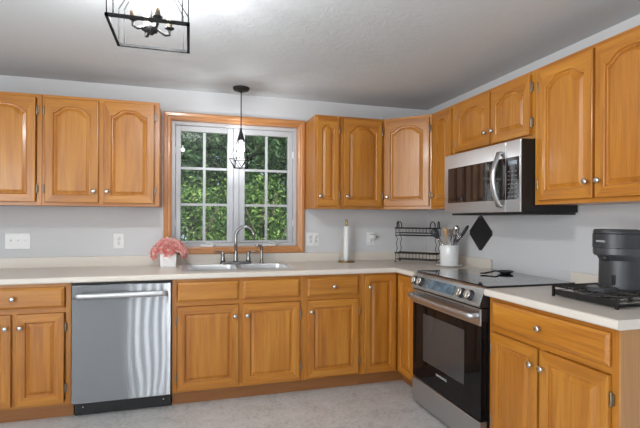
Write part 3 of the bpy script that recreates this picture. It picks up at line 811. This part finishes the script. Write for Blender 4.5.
# ------------------------------------------------------------------ pendant lamp
t = thing('pendant_lamp', 'small lit pendant lamp in a geometric wire cage hanging before the window', 'lamp', (-1.789, -0.20, 1.69))
MB().lathe([(0.066, 0.64), (0.066, 0.63), (0.058, 0.618), (0.02, 0.612), (0.008, 0.60), (0.0, 0.60)], IRON, 28).build('canopy', t)
MB().tube([(0, 0, 0.61), (0, 0, 0.33)], 0.0045, IRON, 8).build('stem', t)
MB().lathe([(0.005, 0.325), (0.008, 0.305), (0.012, 0.285), (0.024, 0.245), (0.029, 0.225), (0.029, 0.218), (0.0, 0.218)], IRON, 20, cap=False).build('socket_cap', t)
m_ = MB(); K = 6; rA, rB, rC = 0.024, 0.090, 0.056
zA, zB, zC = 0.225, 0.07, 0.0
pa = [(rA * math.cos(2 * PI * k / K), rA * math.sin(2 * PI * k / K), zA) for k in range(K)]
pb = [(rB * math.cos(2 * PI * k / K), rB * math.sin(2 * PI * k / K), zB) for k in range(K)]
pc = [(rC * math.cos(2 * PI * (k + .5) / K), rC * math.sin(2 * PI * (k + .5) / K), zC) for k in range(K)]
for k in range(K):
    m_.tube([pa[k], pb[k]], 0.0031, WIREB, 5); m_.tube([pb[k], pb[(k + 1) % K]], 0.0031, WIREB, 5); m_.tube([pb[k], pc[k]], 0.0031, WIREB, 5)
    m_.tube([pb[(k + 1) % K], pc[k]], 0.0031, WIREB, 5); m_.tube([pc[k], pc[(k + 1) % K]], 0.0031, WIREB, 5)
m_.build('wire_cage', t)
MB().lathe([(0.013, 0.218), (0.014, 0.205), (0.028, 0.175), (0.030, 0.155), (0.024, 0.133), (0.0, 0.124)], GLOWC, 20).build('bulb', t)
l = light('pendant_light', 'POINT', (0, 0, 0.165), PBULB, (0.96, 0.98, 1.0), radius=0.012); l.parent = t; l.name = 'lamp_light'

# ------------------------------------------------------------------ lantern chandelier
t = thing('lantern_chandelier', 'dark metal lantern ceiling light with open square cage and lit candle bulbs', 'chandelier', (-2.33, -1.842, 2.02))
hs = 0.1415
m_ = MB()
def sq(z, h, r):
    P = [(-h, -h, z), (h, -h, z), (h, h, z), (-h, h, z)]
    for i in range(4):
        a, b_ = P[i], P[(i + 1) % 4]
        x0, x1 = sorted((a[0], b_[0])); y0, y1 = sorted((a[1], b_[1]))
        m_.box(x0 - r, x1 + r, y0 - r, y1 + r, z - r, z + r, WIRE)
sq(0.0, hs, 0.0056)
ZS, ZT = 0.15, 0.275
for sx in (-1, 1):
    for sy in (-1, 1):
        for dx, dy in ((0, 0.0), (-0.022 * sx, 0.0)):
            a = (sx * hs + dx, sy * hs + dy, 0); b_ = (a[0], a[1], ZS); c = (sx * 0.03 + dx * .4, sy * 0.03, ZT)
            m_.tube([a, b_], 0.003, WIRE, 4, smooth=False); m_.tube([b_, c], 0.003, WIRE, 4, smooth=False)
m_.build('cage', t)
MB().lathe([(0.062, 0.31), (0.062, 0.298), (0.055, 0.285), (0.04, 0.268), (0.0, 0.268)], IRON, 28).tube([(0, 0, 0.27), (0, 0, 0.04)], 0.005, IRON, 8).build('canopy', t)
m_ = MB(); m_.lathe([(0.0, -0.002), (0.006, 0.0), (0.010, 0.006), (0.022, 0.012), (0.024, 0.03), (0.018, 0.038), (0.01, 0.044)], IRON, 20); m_.build('hub', t)
for k in range(4):
    a = math.radians(22 + 90 * k); ux, uy = math.cos(a), math.sin(a); R_ = 0.072
    ar = MB(); ar.tube([(ux * 0.02, uy * 0.02, 0.028), (ux * 0.055, uy * 0.055, 0.012), (ux * R_, uy * R_, 0.018), (ux * R_, uy * R_, 0.04)], 0.0055, IRON, 6)
    ar.lathe([(0.0, 0.036), (0.008, 0.038), (0.0185, 0.044), (0.0195, 0.047), (0.0, 0.047)], IRON, 16, (ux * R_, uy * R_, 0), cap=False)
    arm = ar.build('arm', t)
    MB().lathe([(0.0105, 0.047), (0.0105, 0.095)], SLEEVE, 14, (ux * R_, uy * R_, 0)).build('candle_sleeve', arm)
    MB().lathe([(0.006, 0.095), (0.010, 0.103), (0.0165, 0.125), (0.014, 0.15), (0.005, 0.178), (0.0, 0.186)], GLOWC, 14, (ux * R_, uy * R_, 0)).build('bulb', arm)
    l = light('bulb_light', 'POINT', (ux * R_, uy * R_, 0.128), BULB, (0.96, 0.98, 1.0), radius=0.017); l.parent = t

# ------------------------------------------------------------------ potted flowers
t = thing('flower_pot', 'square white pot of coral pink silk flowers on the counter left of the sink', 'potted flowers', (-2.335, -0.155, 0.914))
MB().lathe([(0.0, 0.002), (0.060, 0.0), (0.063, 0.006), (0.065, 0.06), (0.066, 0.105), (0.062, 0.107), (0.059, 0.098), (0.0, 0.096)], WHITEC, 4, smooth=False, cap=False).build('pot', t, rot=(0, 0, 0))
pot = [o for o in t.children if o.name.startswith('pot')][0]
pm = pot.data
bm = bmesh.new(); bm.from_mesh(pm); bmesh.ops.rotate(bm, cent=(0, 0, 0), matrix=Matrix.Rotation(PI / 4, 3, 'Z'), verts=bm.verts)
for v_ in bm.verts: v_.co.x *= 1.28; v_.co.y *= 1.28
ed = [e for e in bm.edges if abs(e.verts[0].co.z - e.verts[1].co.z) > 0.02 or e.verts[0].co.z > 0.1]
bmesh.ops.bevel(bm, geom=ed, offset=0.006, segments=2, affect='EDGES'); bm.to_mesh(pm); bm.free()
random.seed(11)
def blossom(c, R_, tilt):
    m_ = MB(); d = Vector(tilt).normalized(); ref = Vector((0, 0, 1)) if abs(d.z) < 0.9 else Vector((1, 0, 0)); u = d.cross(ref).normalized(); w_ = d.cross(u)
    for ringi, (cnt, lean, ln) in enumerate(((4, 0.25, 0.5), (6, 0.6, 0.72), (8, 1.0, 0.92), (9, 1.4, 1.0))):
        for k in range(cnt):
            a = 2 * PI * (k + random.random() * .4) / cnt + ringi
            side = u * math.cos(a) + w_ * math.sin(a); tg = -u * math.sin(a) + w_ * math.cos(a)
            out_ = side * math.sin(lean) + d * math.cos(lean)
            base = Vector(c) + side * 0.006 * ringi
            Lp = R_ * ln * random.uniform(0.85, 1.1); wd = R_ * 0.42
            up_ = (d * math.sin(lean) - side * math.cos(lean))
            vs = [base, base + out_ * Lp * .45 + tg * wd * .8, base + out_ * Lp * .45 + up_ * -0.006, base + out_ * Lp * .45 - tg * wd * .8,
                  base + out_ * Lp * .85 + tg * wd * .7 + up_ * .008, base + out_ * Lp * .92 + up_ * 0.002, base + out_ * Lp * .85 - tg * wd * .7 + up_ * .008, base + out_ * Lp + up_ * 0.012]
            m_.add(vs, [(0, 1, 2), (0, 2, 3), (1, 4, 5, 2), (3, 2, 5, 6), (4, 7, 5), (5, 7, 6)], PINK)
    return m_
spots = [(-.085, -.02, .125, -1, -.3, .25), (-.045, -.06, .15, -.4, -1, .5), (.0, -.07, .13, 0, -1, .2), (.045, -.05, .155, .4, -.8, .6), (.088, -.02, .13, 1, -.3, .2), (.0, 0, .185, 0, -.2, 1), (-.05, .01, .175, -.5, 0, 1),
         (.055, .01, .178, .5, 0, 1), (-.02, -.045, .18, -.1, -.7, .8), (.03, .05, .16, .2, .8, .7), (-.06, .05, .145, -.6, .6, .5), (.08, .04, .14, .8, .5, .4), (-.095, -.03, .105, -1, -.5, -.1), (.11, -.03, .11, 1, -.4, -.1)]
for s_ in spots: blossom(s_[:3], 0.042, s_[3:]).build('blossom', t, fix=False)

# ------------------------------------------------------------------ paper towel holder
t = thing('paper_towel_holder', 'slim brass paper towel holder standing on the counter before the back wall', 'paper towel holder', (-0.868, -0.135, 0.914))
MB().lathe([(0.0, 0.0), (0.074, 0.0), (0.076, 0.004), (0.074, 0.011), (0.066, 0.013), (0.0, 0.013)], BRASS, 32, cap=False).build('base', t)
MB().tube([(0, 0, 0.012), (0, 0, 0.33)], 0.005, BRASS, 8).lathe([(0.012, 0.318), (0.014, 0.325), (0.007, 0.338), (0.011, 0.348), (0.012, 0.356), (0.004, 0.372), (0.0, 0.374)], BRASS, 16).build('rod', t)
MB().tube([(-0.066, -0.01, 0.012), (-0.062, -0.01, 0.06), (-0.045, -0.01, 0.16), (-0.036, -0.01, 0.20), (-0.038, -0.01, 0.21)], 0.0018, BRASS, 6).build('tension_wire', t)
o = MB().lathe([(0.0075, 0.002), (0.0215, 0.0), (0.022, 0.002), (0.022, 0.296), (0.0215, 0.298), (0.0075, 0.296)], PAPER, 24).build('paper_towel_roll', None, (-0.868, -0.135, 0.9275))
tag(o, 'nearly used-up thin white paper towel roll on the brass holder', 'paper towels')

# ------------------------------------------------------------------ two-tier wire rack
t = thing('wire_rack', 'empty black two-tier wire countertop rack standing in the corner', 'rack', (-0.268, -0.302, 0.914), -PI / 4)
HW, DP = 0.179, 0.06
def basket(z, h, hw, dp, lab):
    b_ = MB()
    def loop(zz, ex=0.0, r=0.0035): b_.tube([(-hw - ex, -dp - ex, zz), (hw + ex, -dp - ex, zz), (hw + ex, dp + ex, zz), (-hw - ex, dp + ex, zz)], r, BLACKM, 6, closed=True)
    loop(z + h, 0.006, 0.005); loop(z, 0, 0.0035)
    for i in range(13):
        x = -hw + 2 * hw * i / 12; b_.tube([(x, -dp - 0.006, z + h), (x, -dp, z), (x, dp, z), (x, dp + 0.006, z + h)], 0.0014, BLACKM, 4)
    for i in range(1, 4):
        y = -dp + 2 * dp * i / 4; b_.tube([(-hw - .006, y, z + h), (-hw, y, z), (hw, y, z), (hw + .006, y, z + h)], 0.0014, BLACKM, 4)
    return b_.build('basket', t)
basket(0.025, 0.055, HW, DP, 'lower'); basket(0.255, 0.042, HW, DP, 'upper')
b_ = MB(); b_.tube([(-HW - .004, -DP, 0.234), (HW + .004, -DP, 0.234), (HW + .004, DP, 0.234), (-HW - .004, DP, 0.234)], 0.0042, BLACKM, 6, closed=True); b_.build('shelf_bar', t)
for sx in (-1, 1):
    b_ = MB(); x = sx * HW * 1.0
    for y in (-DP, DP):
        b_.tube([(x, y, 0.003), (x, y, 0.03), (x - sx * .0, y, 0.08), (x - sx * .014, y * 0.9, 0.12), (x - sx * .004, y, 0.16), (x - sx * .016, y * 0.95, 0.2), (x, y, 0.235), (x, y, 0.30)], 0.003, BLACKM, 6)
        b_.tube([(x - .012, y, 0.0035), (x + .012, y, 0.0035)], 0.0035, BLACKM, 6)
    b_.tube([(x, -DP * .45, 0.297)] + [(x, -DP * .45 * math.cos(a), 0.325 + 0.03 * math.sin(a)) for a in [i * PI / 8 for i in range(9)]] + [(x, DP * .45, 0.297)], 0.0045, BLACKM, 6)
    # foot ring on the face side
    b_.tube([(x - sx * .055, -DP - .004, 0.297)] + [(x - sx * (.035 + .02 * math.cos(a)), -DP - .004, 0.32 + 0.034 * math.sin(a)) for a in [i * PI / 8 for i in range(9)]] + [(x - sx * .015, -DP - .004, 0.297)], 0.0045, BLACKM, 6)
    b_.build('side_frame', t)

# ------------------------------------------------------------------ crock, plate, utensils
CX, CY = -0.193, -0.666
o = MB().lathe([(0.0, 0.0), (0.055, 0.0), (0.060, 0.003), (0.104, 0.014), (0.106, 0.0185), (0.102, 0.020), (0.074, 0.0135), (0.0, 0.0125)], WHITEC, 36, cap=False).build('plate', None, (CX, CY, 0.9142))
tag(o, 'round white plate under the utensil crock beside the range', 'plate')
CB = 0.9275
o = MB().lathe([(0.0, 0.0), (0.069, 0.0), (0.0725, 0.004), (0.0735, 0.155), (0.072, 0.159), (0.0695, 0.155), (0.068, 0.012), (0.0, 0.010)], WHITEC, 36, cap=False).build('utensil_crock', None, (CX, CY, CB))
tag(o, 'plain white cylindrical utensil crock on a plate beside the range', 'utensil crock')
GU = 'utensils standing in the white crock'
def shaft(m_, dx, dy, l, r, mat, ex=0.035):
    # from the crock bottom outwards; returns tip and direction
    a = Vector((-dx * 0.7, -dy * 0.7, 0.013)); b_ = Vector((dx, dy, 0.158)); d = (b_ - a).normalized(); l *= 1.16; tip = a + d * l
    m_.tube([a, a + d * l * .5, tip], r, mat, 8); return tip, d
def paddle(m_, tip, d, l, w_, th, mat, round_=True, face=(1, 0, 0), open_=False):
    s_ = Vector(face); s_ = (s_ - d * s_.dot(d)).normalized(); n_ = d.cross(s_)
    pr = [(0, .22), (.15, .55), (.35, .85), (.6, 1.0), (.82, .9), (.95, .55), (1.0, .15)] if round_ else [(0, .22), (.12, .6), (.25, .9), (.6, 1), (1.0, 1.05)]
    vs = []; n = len(pr)
    for t_, q_ in pr:
        for sx in (-1, 1):
            for sn in (-1, 1): vs.append(tip + d * l * t_ + s_ * sx * w_ * q_ + n_ * (sn * th + (0.35 * w_ * math.sin(PI * t_) if round_ else 0)))
    fs = []
    for i in range(n - 1):
        o_ = i * 4; p_ = o_ + 4
        fs += [(o_, o_ + 2, p_ + 2, p_), (o_ + 1, p_ + 1, p_ + 3, o_ + 3), (o_, p_, p_ + 1, o_ + 1), (o_ + 2, o_ + 3, p_ + 3, p_ + 2)]
    fs += [(0, 1, 3, 2), (4 * n - 4, 4 * n - 2, 4 * n - 1, 4 * n - 3)]
    m_.add(vs, fs, mat, round_)
VW = (0.84, -0.54, 0)
def utensil(name, label, cat): return thing(name, label, cat, (CX, CY, CB), 0, GU)
t = utensil('ladle', 'dark slotted serving spoon leaning left out of the white crock', 'utensil')
m_ = MB(); tip, d = shaft(m_, -0.050, 0.022, 0.20, 0.004, SILV); m_.build('handle', t)
m_ = MB(); paddle(m_, tip, d, 0.085, 0.030, 0.002, CHARL, True, VW); m_.build('bowl', t)
t = utensil('wooden_spoon', 'wooden spoon standing in the left part of the white crock', 'utensil')
m_ = MB(); tip, d = shaft(m_, -0.028, -0.02, 0.20, 0.005, WOODU); m_.build('handle', t)
m_ = MB(); paddle(m_, tip, d, 0.07, 0.020, 0.002, WOODU, True, VW); m_.build('bowl', t)
t = utensil('whisk', 'wire whisk standing in the middle of the white crock', 'utensil')
m_ = MB(); tip, d = shaft(m_, -0.012, -0.035, 0.165, 0.006, SILV); m_.build('handle', t)
m_ = MB(); s_ = Vector(VW); s_ = (s_ - d * s_.dot(d)).normalized(); n_ = d.cross(s_)
for k in range(5):
    a = PI * k / 5; e = s_ * math.cos(a) + n_ * math.sin(a)
    m_.tube([tip + e * (0.028 * math.sin(q_ * PI) ** 0.8 if 0 < q_ < 1 else 0) * (1 if True else 0) + d * 0.1 * q_ for q_ in [i / 8 for i in range(9)]], 0.0013, SILV, 5)
    m_.tube([tip - e * (0.028 * math.sin(q_ * PI) ** 0.8 if 0 < q_ < 1 else 0) + d * 0.1 * q_ for q_ in [i / 8 for i in range(9)]], 0.0013, SILV, 5)
m_.build('wires', t)
t = utensil('serving_spoon', 'shiny steel serving spoon in the middle of the white crock', 'utensil')
m_ = MB(); tip, d = shaft(m_, 0.012, -0.02, 0.20, 0.0045, SILV); m_.build('handle', t)
m_ = MB(); paddle(m_, tip, d, 0.08, 0.024, 0.0018, SILV, True, VW); m_.build('bowl', t)
t = utensil('spatula', 'navy blue silicone spatula low in the right part of the white crock', 'utensil')
m_ = MB(); tip, d = shaft(m_, 0.030, -0.012, 0.15, 0.005, BLUEN); m_.build('handle', t)
m_ = MB(); paddle(m_, tip, d, 0.075, 0.026, 0.003, BLUEN, False, VW); m_.build('blade', t)
t = utensil('turner', 'steel spatula with slotted blade behind the blue one in the crock', 'utensil')
m_ = MB(); tip, d = shaft(m_, 0.028, 0.026, 0.19, 0.0045, SILV); m_.build('handle', t)
m_ = MB(); paddle(m_, tip, d, 0.07, 0.026, 0.0015, SILV, False, VW); m_.build('blade', t)
t = utensil('tongs', 'black handled utensil leaning far right out of the white crock', 'utensil')
m_ = MB(); tip, d = shaft(m_, 0.040, -0.030, 0.215, 0.0045, SILV); m_.build('shank', t)
m_ = MB(); m_.tube([tip - d * .01, tip + d * 0.03, tip + d * 0.075, tip + d * 0.1], [0.007, 0.012, 0.012, 0.006], BLACKP, 10); m_.build('handle', t)
t = utensil('fork', 'tall steel serving fork standing right of centre in the white crock', 'utensil')
m_ = MB(); tip, d = shaft(m_, 0.022, -0.036, 0.185, 0.0045, SILV); m_.build('handle', t)
m_ = MB(); s_ = (Vector(VW) - d * Vector(VW).dot(d)).normalized()
for k in (-1, 0, 1): m_.tube([tip, tip + s_ * k * .012 + d * .02, tip + s_ * k * .013 + d * .06], 0.003, SILV, 6)
m_.build('tines', t)
t = utensil('slotted_spoon', 'grey steel utensil standing at the back left of the crock', 'utensil')
m_ = MB(); tip, d = shaft(m_, -0.03, 0.042, 0.21, 0.0045, SILV); m_.build('handle', t)
m_ = MB(); paddle(m_, tip, d, 0.07, 0.022, 0.0018, CHARL, True, VW); m_.build('bowl', t)

# ------------------------------------------------------------------ trivet on the wall
t = thing('trivet', 'black diamond-shaped silicone pot holder hanging on the wall behind the range', 'pot holder', (-0.0008, -0.801, 1.185), 0)
sd = 0.104
bm = bmesh.new()
vs = [bm.verts.new((x, a * sd, c * sd)) for x in (-0.007, 0) for a, c in ((-1, -1), (1, -1), (1, 1), (-1, 1))]
for f in ((0, 1, 2, 3), (7, 6, 5, 4), (0, 4, 5, 1), (1, 5, 6, 2), (2, 6, 7, 3), (3, 7, 4, 0)): bm.faces.new([vs[i] for i in f])
bmesh.ops.bevel(bm, geom=[e for e in bm.edges if abs(e.verts[0].co.x - e.verts[1].co.x) > 0.003], offset=0.014, segments=5, affect='EDGES')
bmesh.ops.recalc_face_normals(bm, faces=bm.faces)
bmesh.ops.rotate(bm, cent=(0, 0, 0), matrix=Matrix.Rotation(PI / 4, 3, 'X'), verts=bm.verts)
m_ = MB(); m_.bm(bm, RUBBER); m_.build('pad', t)
m_ = MB()
for k in range(-3, 4):
    for s_ in (1, -1):
        a = Vector((-0.0074, -0.075, k * 0.022)); b2 = Vector((-0.0074, 0.075, k * 0.022)); M_ = Matrix.Rotation(s_ * PI / 4, 3, 'X')
        m_.tube([M_ @ a, M_ @ b2], 0.0014, RUBBER, 4)
m_.build('ribs', t)
m_ = MB(); m_.tube([(-0.008, 0.009 * math.cos(2 * PI * k / 12), 0.125 + 0.009 * math.sin(2 * PI * k / 12)) for k in range(12)], 0.0022, NICKEL, 6, closed=True); m_.build('hanging_ring', t)

# ------------------------------------------------------------------ spoon rest
t = thing('spoon_rest', 'black ladle-shaped spoon rest lying on the glass cooktop', 'spoon rest', (-0.125, -1.225, 0.9245), math.radians(176))
m_ = MB(); m_.lathe([(0.0, 0.0), (0.03, 0.0), (0.048, 0.010), (0.052, 0.018), (0.049, 0.018), (0.03, 0.006), (0.0, 0.005)], BLACKP, 28, cap=False)
m_.build('bowl', t)
MB().tube([(0.046, 0.0, 0.014), (0.08, 0.004, 0.02), (0.125, 0.012, 0.013), (0.17, 0.02, 0.008), (0.20, 0.02, 0.008)], [0.008, 0.008, 0.008, 0.010, 0.007], BLACKP, 8, flat=(1.3, 0.6)).build('handle', t)

# ------------------------------------------------------------------ coffee pod drawer + machine
t = thing('pod_drawer', 'black wire and mesh coffee pod drawer under the coffee machine', 'pod drawer', (-0.468, -1.965, 0.914), -PI / 2)
DW_, DD, DH = 0.34, 0.36, 0.056
m_ = MB()
for x in (0.005, DW_ - 0.005):
    for y in (0.005, DD - 0.005): m_.box(x - .005, x + .005, y - .005, y + .005, 0, DH - .004, BLACKM)
for x in (0.005, DW_ - 0.005): m_.box(x - .004, x + .004, 0.01, DD - .01, DH - .008, DH - .004, BLACKM); m_.box(x - .003, x + .003, 0.01, DD - .01, 0.006, 0.010, BLACKM)
m_.box(0.01, DW_ - 0.01, 0.001, 0.006, DH - .008, DH - .004, BLACKM); m_.build('frame', t)
m_ = MB()
m_.tube([(0.004, 0.004, DH - .003), (DW_ - .004, 0.004, DH - .003), (DW_ - .004, DD - .004, DH - .003), (0.004, DD - .004, DH - .003)], 0.003, BLACKM, 6, closed=True)
for i in range(1, 17):
    x = DW_ * i / 17; m_.box(x - .0016, x + .0016, 0.006, DD - .006, DH - .003, DH, BLACKM)
for y in (0.09, 0.18, 0.27): m_.box(0.006, DW_ - .006, y - .002, y + .002, DH - .006, DH - .003, BLACKM)
m_.build('wire_top', t)
m_ = MB()
m_.box(0.012, DW_ - 0.012, 0.008, 0.011, 0.008, 0.036, BLACKM)
for i in range(20):
    x = 0.014 + (DW_ - 0.028) * i / 19; m_.box(x - .001, x + .001, 0.012, DD - .02, 0.008, 0.010, BLACKM)
for z in (0.012, 0.022, 0.032):
    for x in (0.0125, DW_ - 0.0125): m_.box(x - .0012, x + .0012, 0.012, DD - .02, z - .0012, z + .0012, SILV if z == 0.022 else BLACKM)
m_.build('drawer', t)
GP = 'coffee pods in the wire drawer'
pod0 = None
k = 0
for i in range(4):
    for jj in range(3):
        lb = 'small coffee pod lying in the wire drawer under the coffee machine'
        if pod0 is None:
            pod0 = MB().lathe([(0.012, 0.0), (0.018, 0.004), (0.021, 0.016), (0.024, 0.018), (0.022, 0.0195), (0.0, 0.020)], SILV, 16).build('coffee_pod', None)
            o = pod0
        else: o = copy_obj(pod0)
        o.location = (-0.425 + jj * 0.07, -2.01 - i * 0.075, 0.9245); tag(o, lb, 'coffee pod', GP)

MZ = 0.914 + DH + 0.0005
t = thing('coffee_machine', 'dark grey capsule coffee machine standing on the wire pod drawer', 'coffee machine', (-0.230, -2.170, MZ), 0)
# axes: front towards -x
def cap_outline(x0, x1, r, n=36):   # rounded front, flat back
    o_ = [(x1, -r), ] 
    o_ = [(x1, r)] + [(x0 + r + r * math.cos(a), r * math.sin(a)) for a in [PI / 2 + PI * i / n for i in range(n + 1)]] + [(x1, -r)]
    return o_
def loft(m_, sections, mat):
    n = len(sections[0][0])
    vs = []
    for ol, z in sections: vs += [(a, b_, z) for a, b_ in ol]
    fs = [(k * n + i, k * n + (i + 1) % n, (k + 1) * n + (i + 1) % n, (k + 1) * n + i) for k in range(len(sections) - 1) for i in range(n)]
    fs += [list(range(n))[::-1], [(len(sections) - 1) * n + i for i in range(n)]]
    m_.add(vs, fs, mat, False)
m_ = MB(); loft(m_, [(cap_outline(-0.135, 0.1, 0.084), 0.0), (cap_outline(-0.138, 0.1, 0.087), 0.012), (cap_outline(-0.136, 0.1, 0.085), 0.135), (cap_outline(-0.150, 0.1, 0.086), 0.155)], CHAR); m_.build('body', t)
m_ = MB(); loft(m_, [(cap_outline(-0.162, 0.1, 0.088), 0.1555), (cap_outline(-0.170, 0.1, 0.091), 0.164), (cap_outline(-0.170, 0.1, 0.091), 0.192)], CHARL); m_.build('head_base', t)
m_ = MB(); loft(m_, [(cap_outline(-0.172, 0.1, 0.092), 0.1935), (cap_outline(-0.172, 0.1, 0.092), 0.254), (cap_outline(-0.167, 0.1, 0.088), 0.258)], CHAR); hd = m_.build('head', t)
m_ = MB()
def capl(x0, x1, r_): return cap_outline(x0, x1, r_)
loft(m_, [(capl(-0.170, -0.020, 0.090), 0.2585), (capl(-0.170, -0.030, 0.090), 0.264), (capl(-0.166, -0.055, 0.087), 0.2745), (capl(-0.16, -0.06, 0.08), 0.2765)], CHAR); m_.build('lever_lid', t)
m_ = MB(); loft(m_, [(rr(0.1005, 0.215, -0.072, 0.072, 0.02, 0), 0.0), (rr(0.1005, 0.215, -0.075, 0.075, 0.02, 0), 0.25), (rr(0.1005, 0.21, -0.07, 0.07, 0.02, 0), 0.262)], CHARL) if False else None
def ol(x0, x1, y0, y1, r): return [(a, b_) for a, b_, _ in rr(x0, x1, y0, y1, r, 0)]
m_ = MB(); loft(m_, [(ol(0.1005, 0.20, -0.076, 0.076, 0.02), 0.0), (ol(0.1005, 0.20, -0.080, 0.080, 0.02), 0.255), (ol(0.104, 0.195, -0.076, 0.076, 0.02), 0.262)], CHARL); m_.build('water_tank', t)
m_ = MB(); loft(m_, [(cap_outline(-0.225, -0.139, 0.055, 10), 0.0), (cap_outline(-0.227, -0.139, 0.057, 10), 0.014), (cap_outline(-0.223, -0.139, 0.053, 10), 0.018)], CHARL)
m_.build('drip_tray', t)
m_ = MB(); m_.box(-0.1375, -0.120, -0.038, -0.026, 0.03, 0.072, BLACKP, 0.001); m_.build('nozzle_slot', t)
MB().lathe([(0.014, 0.135), (0.016, 0.1552)], BLACKP, 18, (-0.142, 0, 0)).build('nozzle', t)
lg = text('NESPRESSO', 0.0115, LOGO, hd, (0, 0, 0), (0, 0, 0), squash=0.95)
for v_ in lg.data.vertices:
    v_.co.x *= 0.85
    a = PI + v_.co.x / 0.092 - 0.02; rr_ = 0.0922 + max(0, v_.co.z)
    v_.co = (-0.08 + rr_ * math.cos(a), rr_ * math.sin(a), 0.222 + v_.co.y)

# ------------------------------------------------------------------ outdoors
struct(MB().box(-16, 12, 0.16, 22, -0.75, -0.7, GRASS).build('ground'))
import math as _m
def shrub(name, label, x, y, H_, R_, n, mat, seed, z0=-0.7, leaf=0.075, cat='tree'):
    rnd = random.Random(seed)
    t = thing(name, label, cat, (x, y, z0), 0, 'trees and shrubs outside the window')
    tr_ = MB(); tr_.tube([(0, 0, 0), (0.04, 0.02, H_ * .35), (-0.03, 0.03, H_ * .7), (0.02, 0, H_ * .92)], [0.09, 0.07, 0.045, 0.02], BARK, 8)
    for k in range(7):
        a = rnd.random() * 2 * PI; z = H_ * rnd.uniform(.25, .7); tr_.tube([(0, 0, z), (math.cos(a) * R_ * .4, math.sin(a) * R_ * .4, z + .25), (math.cos(a) * R_ * .75, math.sin(a) * R_ * .75, z + .6)], [0.035, 0.022, 0.008], BARK, 6)
    tr_.build('trunk', t)
    vs = []; fs = []
    cl = [(rnd.gauss(0, R_ * .45), rnd.gauss(0, R_ * .4), rnd.uniform(0.12, 0.95) * H_, rnd.uniform(.22, .42)) for _ in range(int(n / 60))]
    for c in cl:
        for _ in range(60):
            dv = Vector((rnd.gauss(0, 1), rnd.gauss(0, 1), rnd.gauss(0, .75))).normalized() * c[3] * rnd.uniform(.55, 1)
            p = Vector(c[:3]) + dv
            nn = (dv.normalized() + Vector((rnd.uniform(-.6, .6), rnd.uniform(-.6, .6), rnd.uniform(0, .9)))).normalized()
            u = nn.cross(Vector((rnd.uniform(-1, 1), rnd.uniform(-1, 1), rnd.uniform(-1, 1)))).normalized(); w_ = nn.cross(u)
            s_ = leaf * rnd.uniform(.6, 1.25); o_ = len(vs)
            vs += [p - u * s_ * .6, p + w_ * s_ * .32 + nn * .006, p + u * s_ * .7, p - w_ * s_ * .32 + nn * .006]
            fs.append((o_, o_ + 1, o_ + 2, o_ + 3))
    m_ = MB(); m_.add(vs, fs, mat); m_.build('foliage', t, fix=False)
shrub('leafy_tree', 'dark green tree showing in the upper left window panes', -2.75, 3.6, 4.6, 1.1, 9000, LEAF1, 1)
shrub('leafy_tree', 'dark green tree filling the middle of the window view', -1.35, 4.0, 4.9, 1.15, 9000, LEAF1, 2)
shrub('leafy_tree', 'dark green tree showing in the right window panes', -0.05, 3.7, 4.6, 1.1, 9000, LEAF1, 3)
shrub('leafy_shrub', 'bright green shrub low in the left sash of the window', -2.15, 2.2, 2.55, 0.5, 6000, LEAF2, 4, leaf=0.05, cat='shrub')
shrub('leafy_shrub', 'bright green shrub low in the right sash of the window', -1.15, 2.5, 2.6, 0.55, 6000, LEAF2, 5, leaf=0.05, cat='shrub')
for i, (x, y, h, sd_) in enumerate(((-4.4, 4.6, 5.2, 21), (1.5, 4.4, 5.2, 22), (-2.0, 6.6, 6.5, 23), (-0.2, 6.8, 6.5, 24), (1.6, 6.9, 6.5, 25))):
    shrub('leafy_tree', ['dark tree beyond the left edge of the window view', 'dark tree beyond the right edge of the window view', 'tall tree far behind, in the left half of the window view', 'tall tree far behind, in the centre right of the window view', 'tall tree far behind, at the right of the window view'][i], x, y, h, 1.6, 12000, LEAF1, sd_, leaf=0.15)
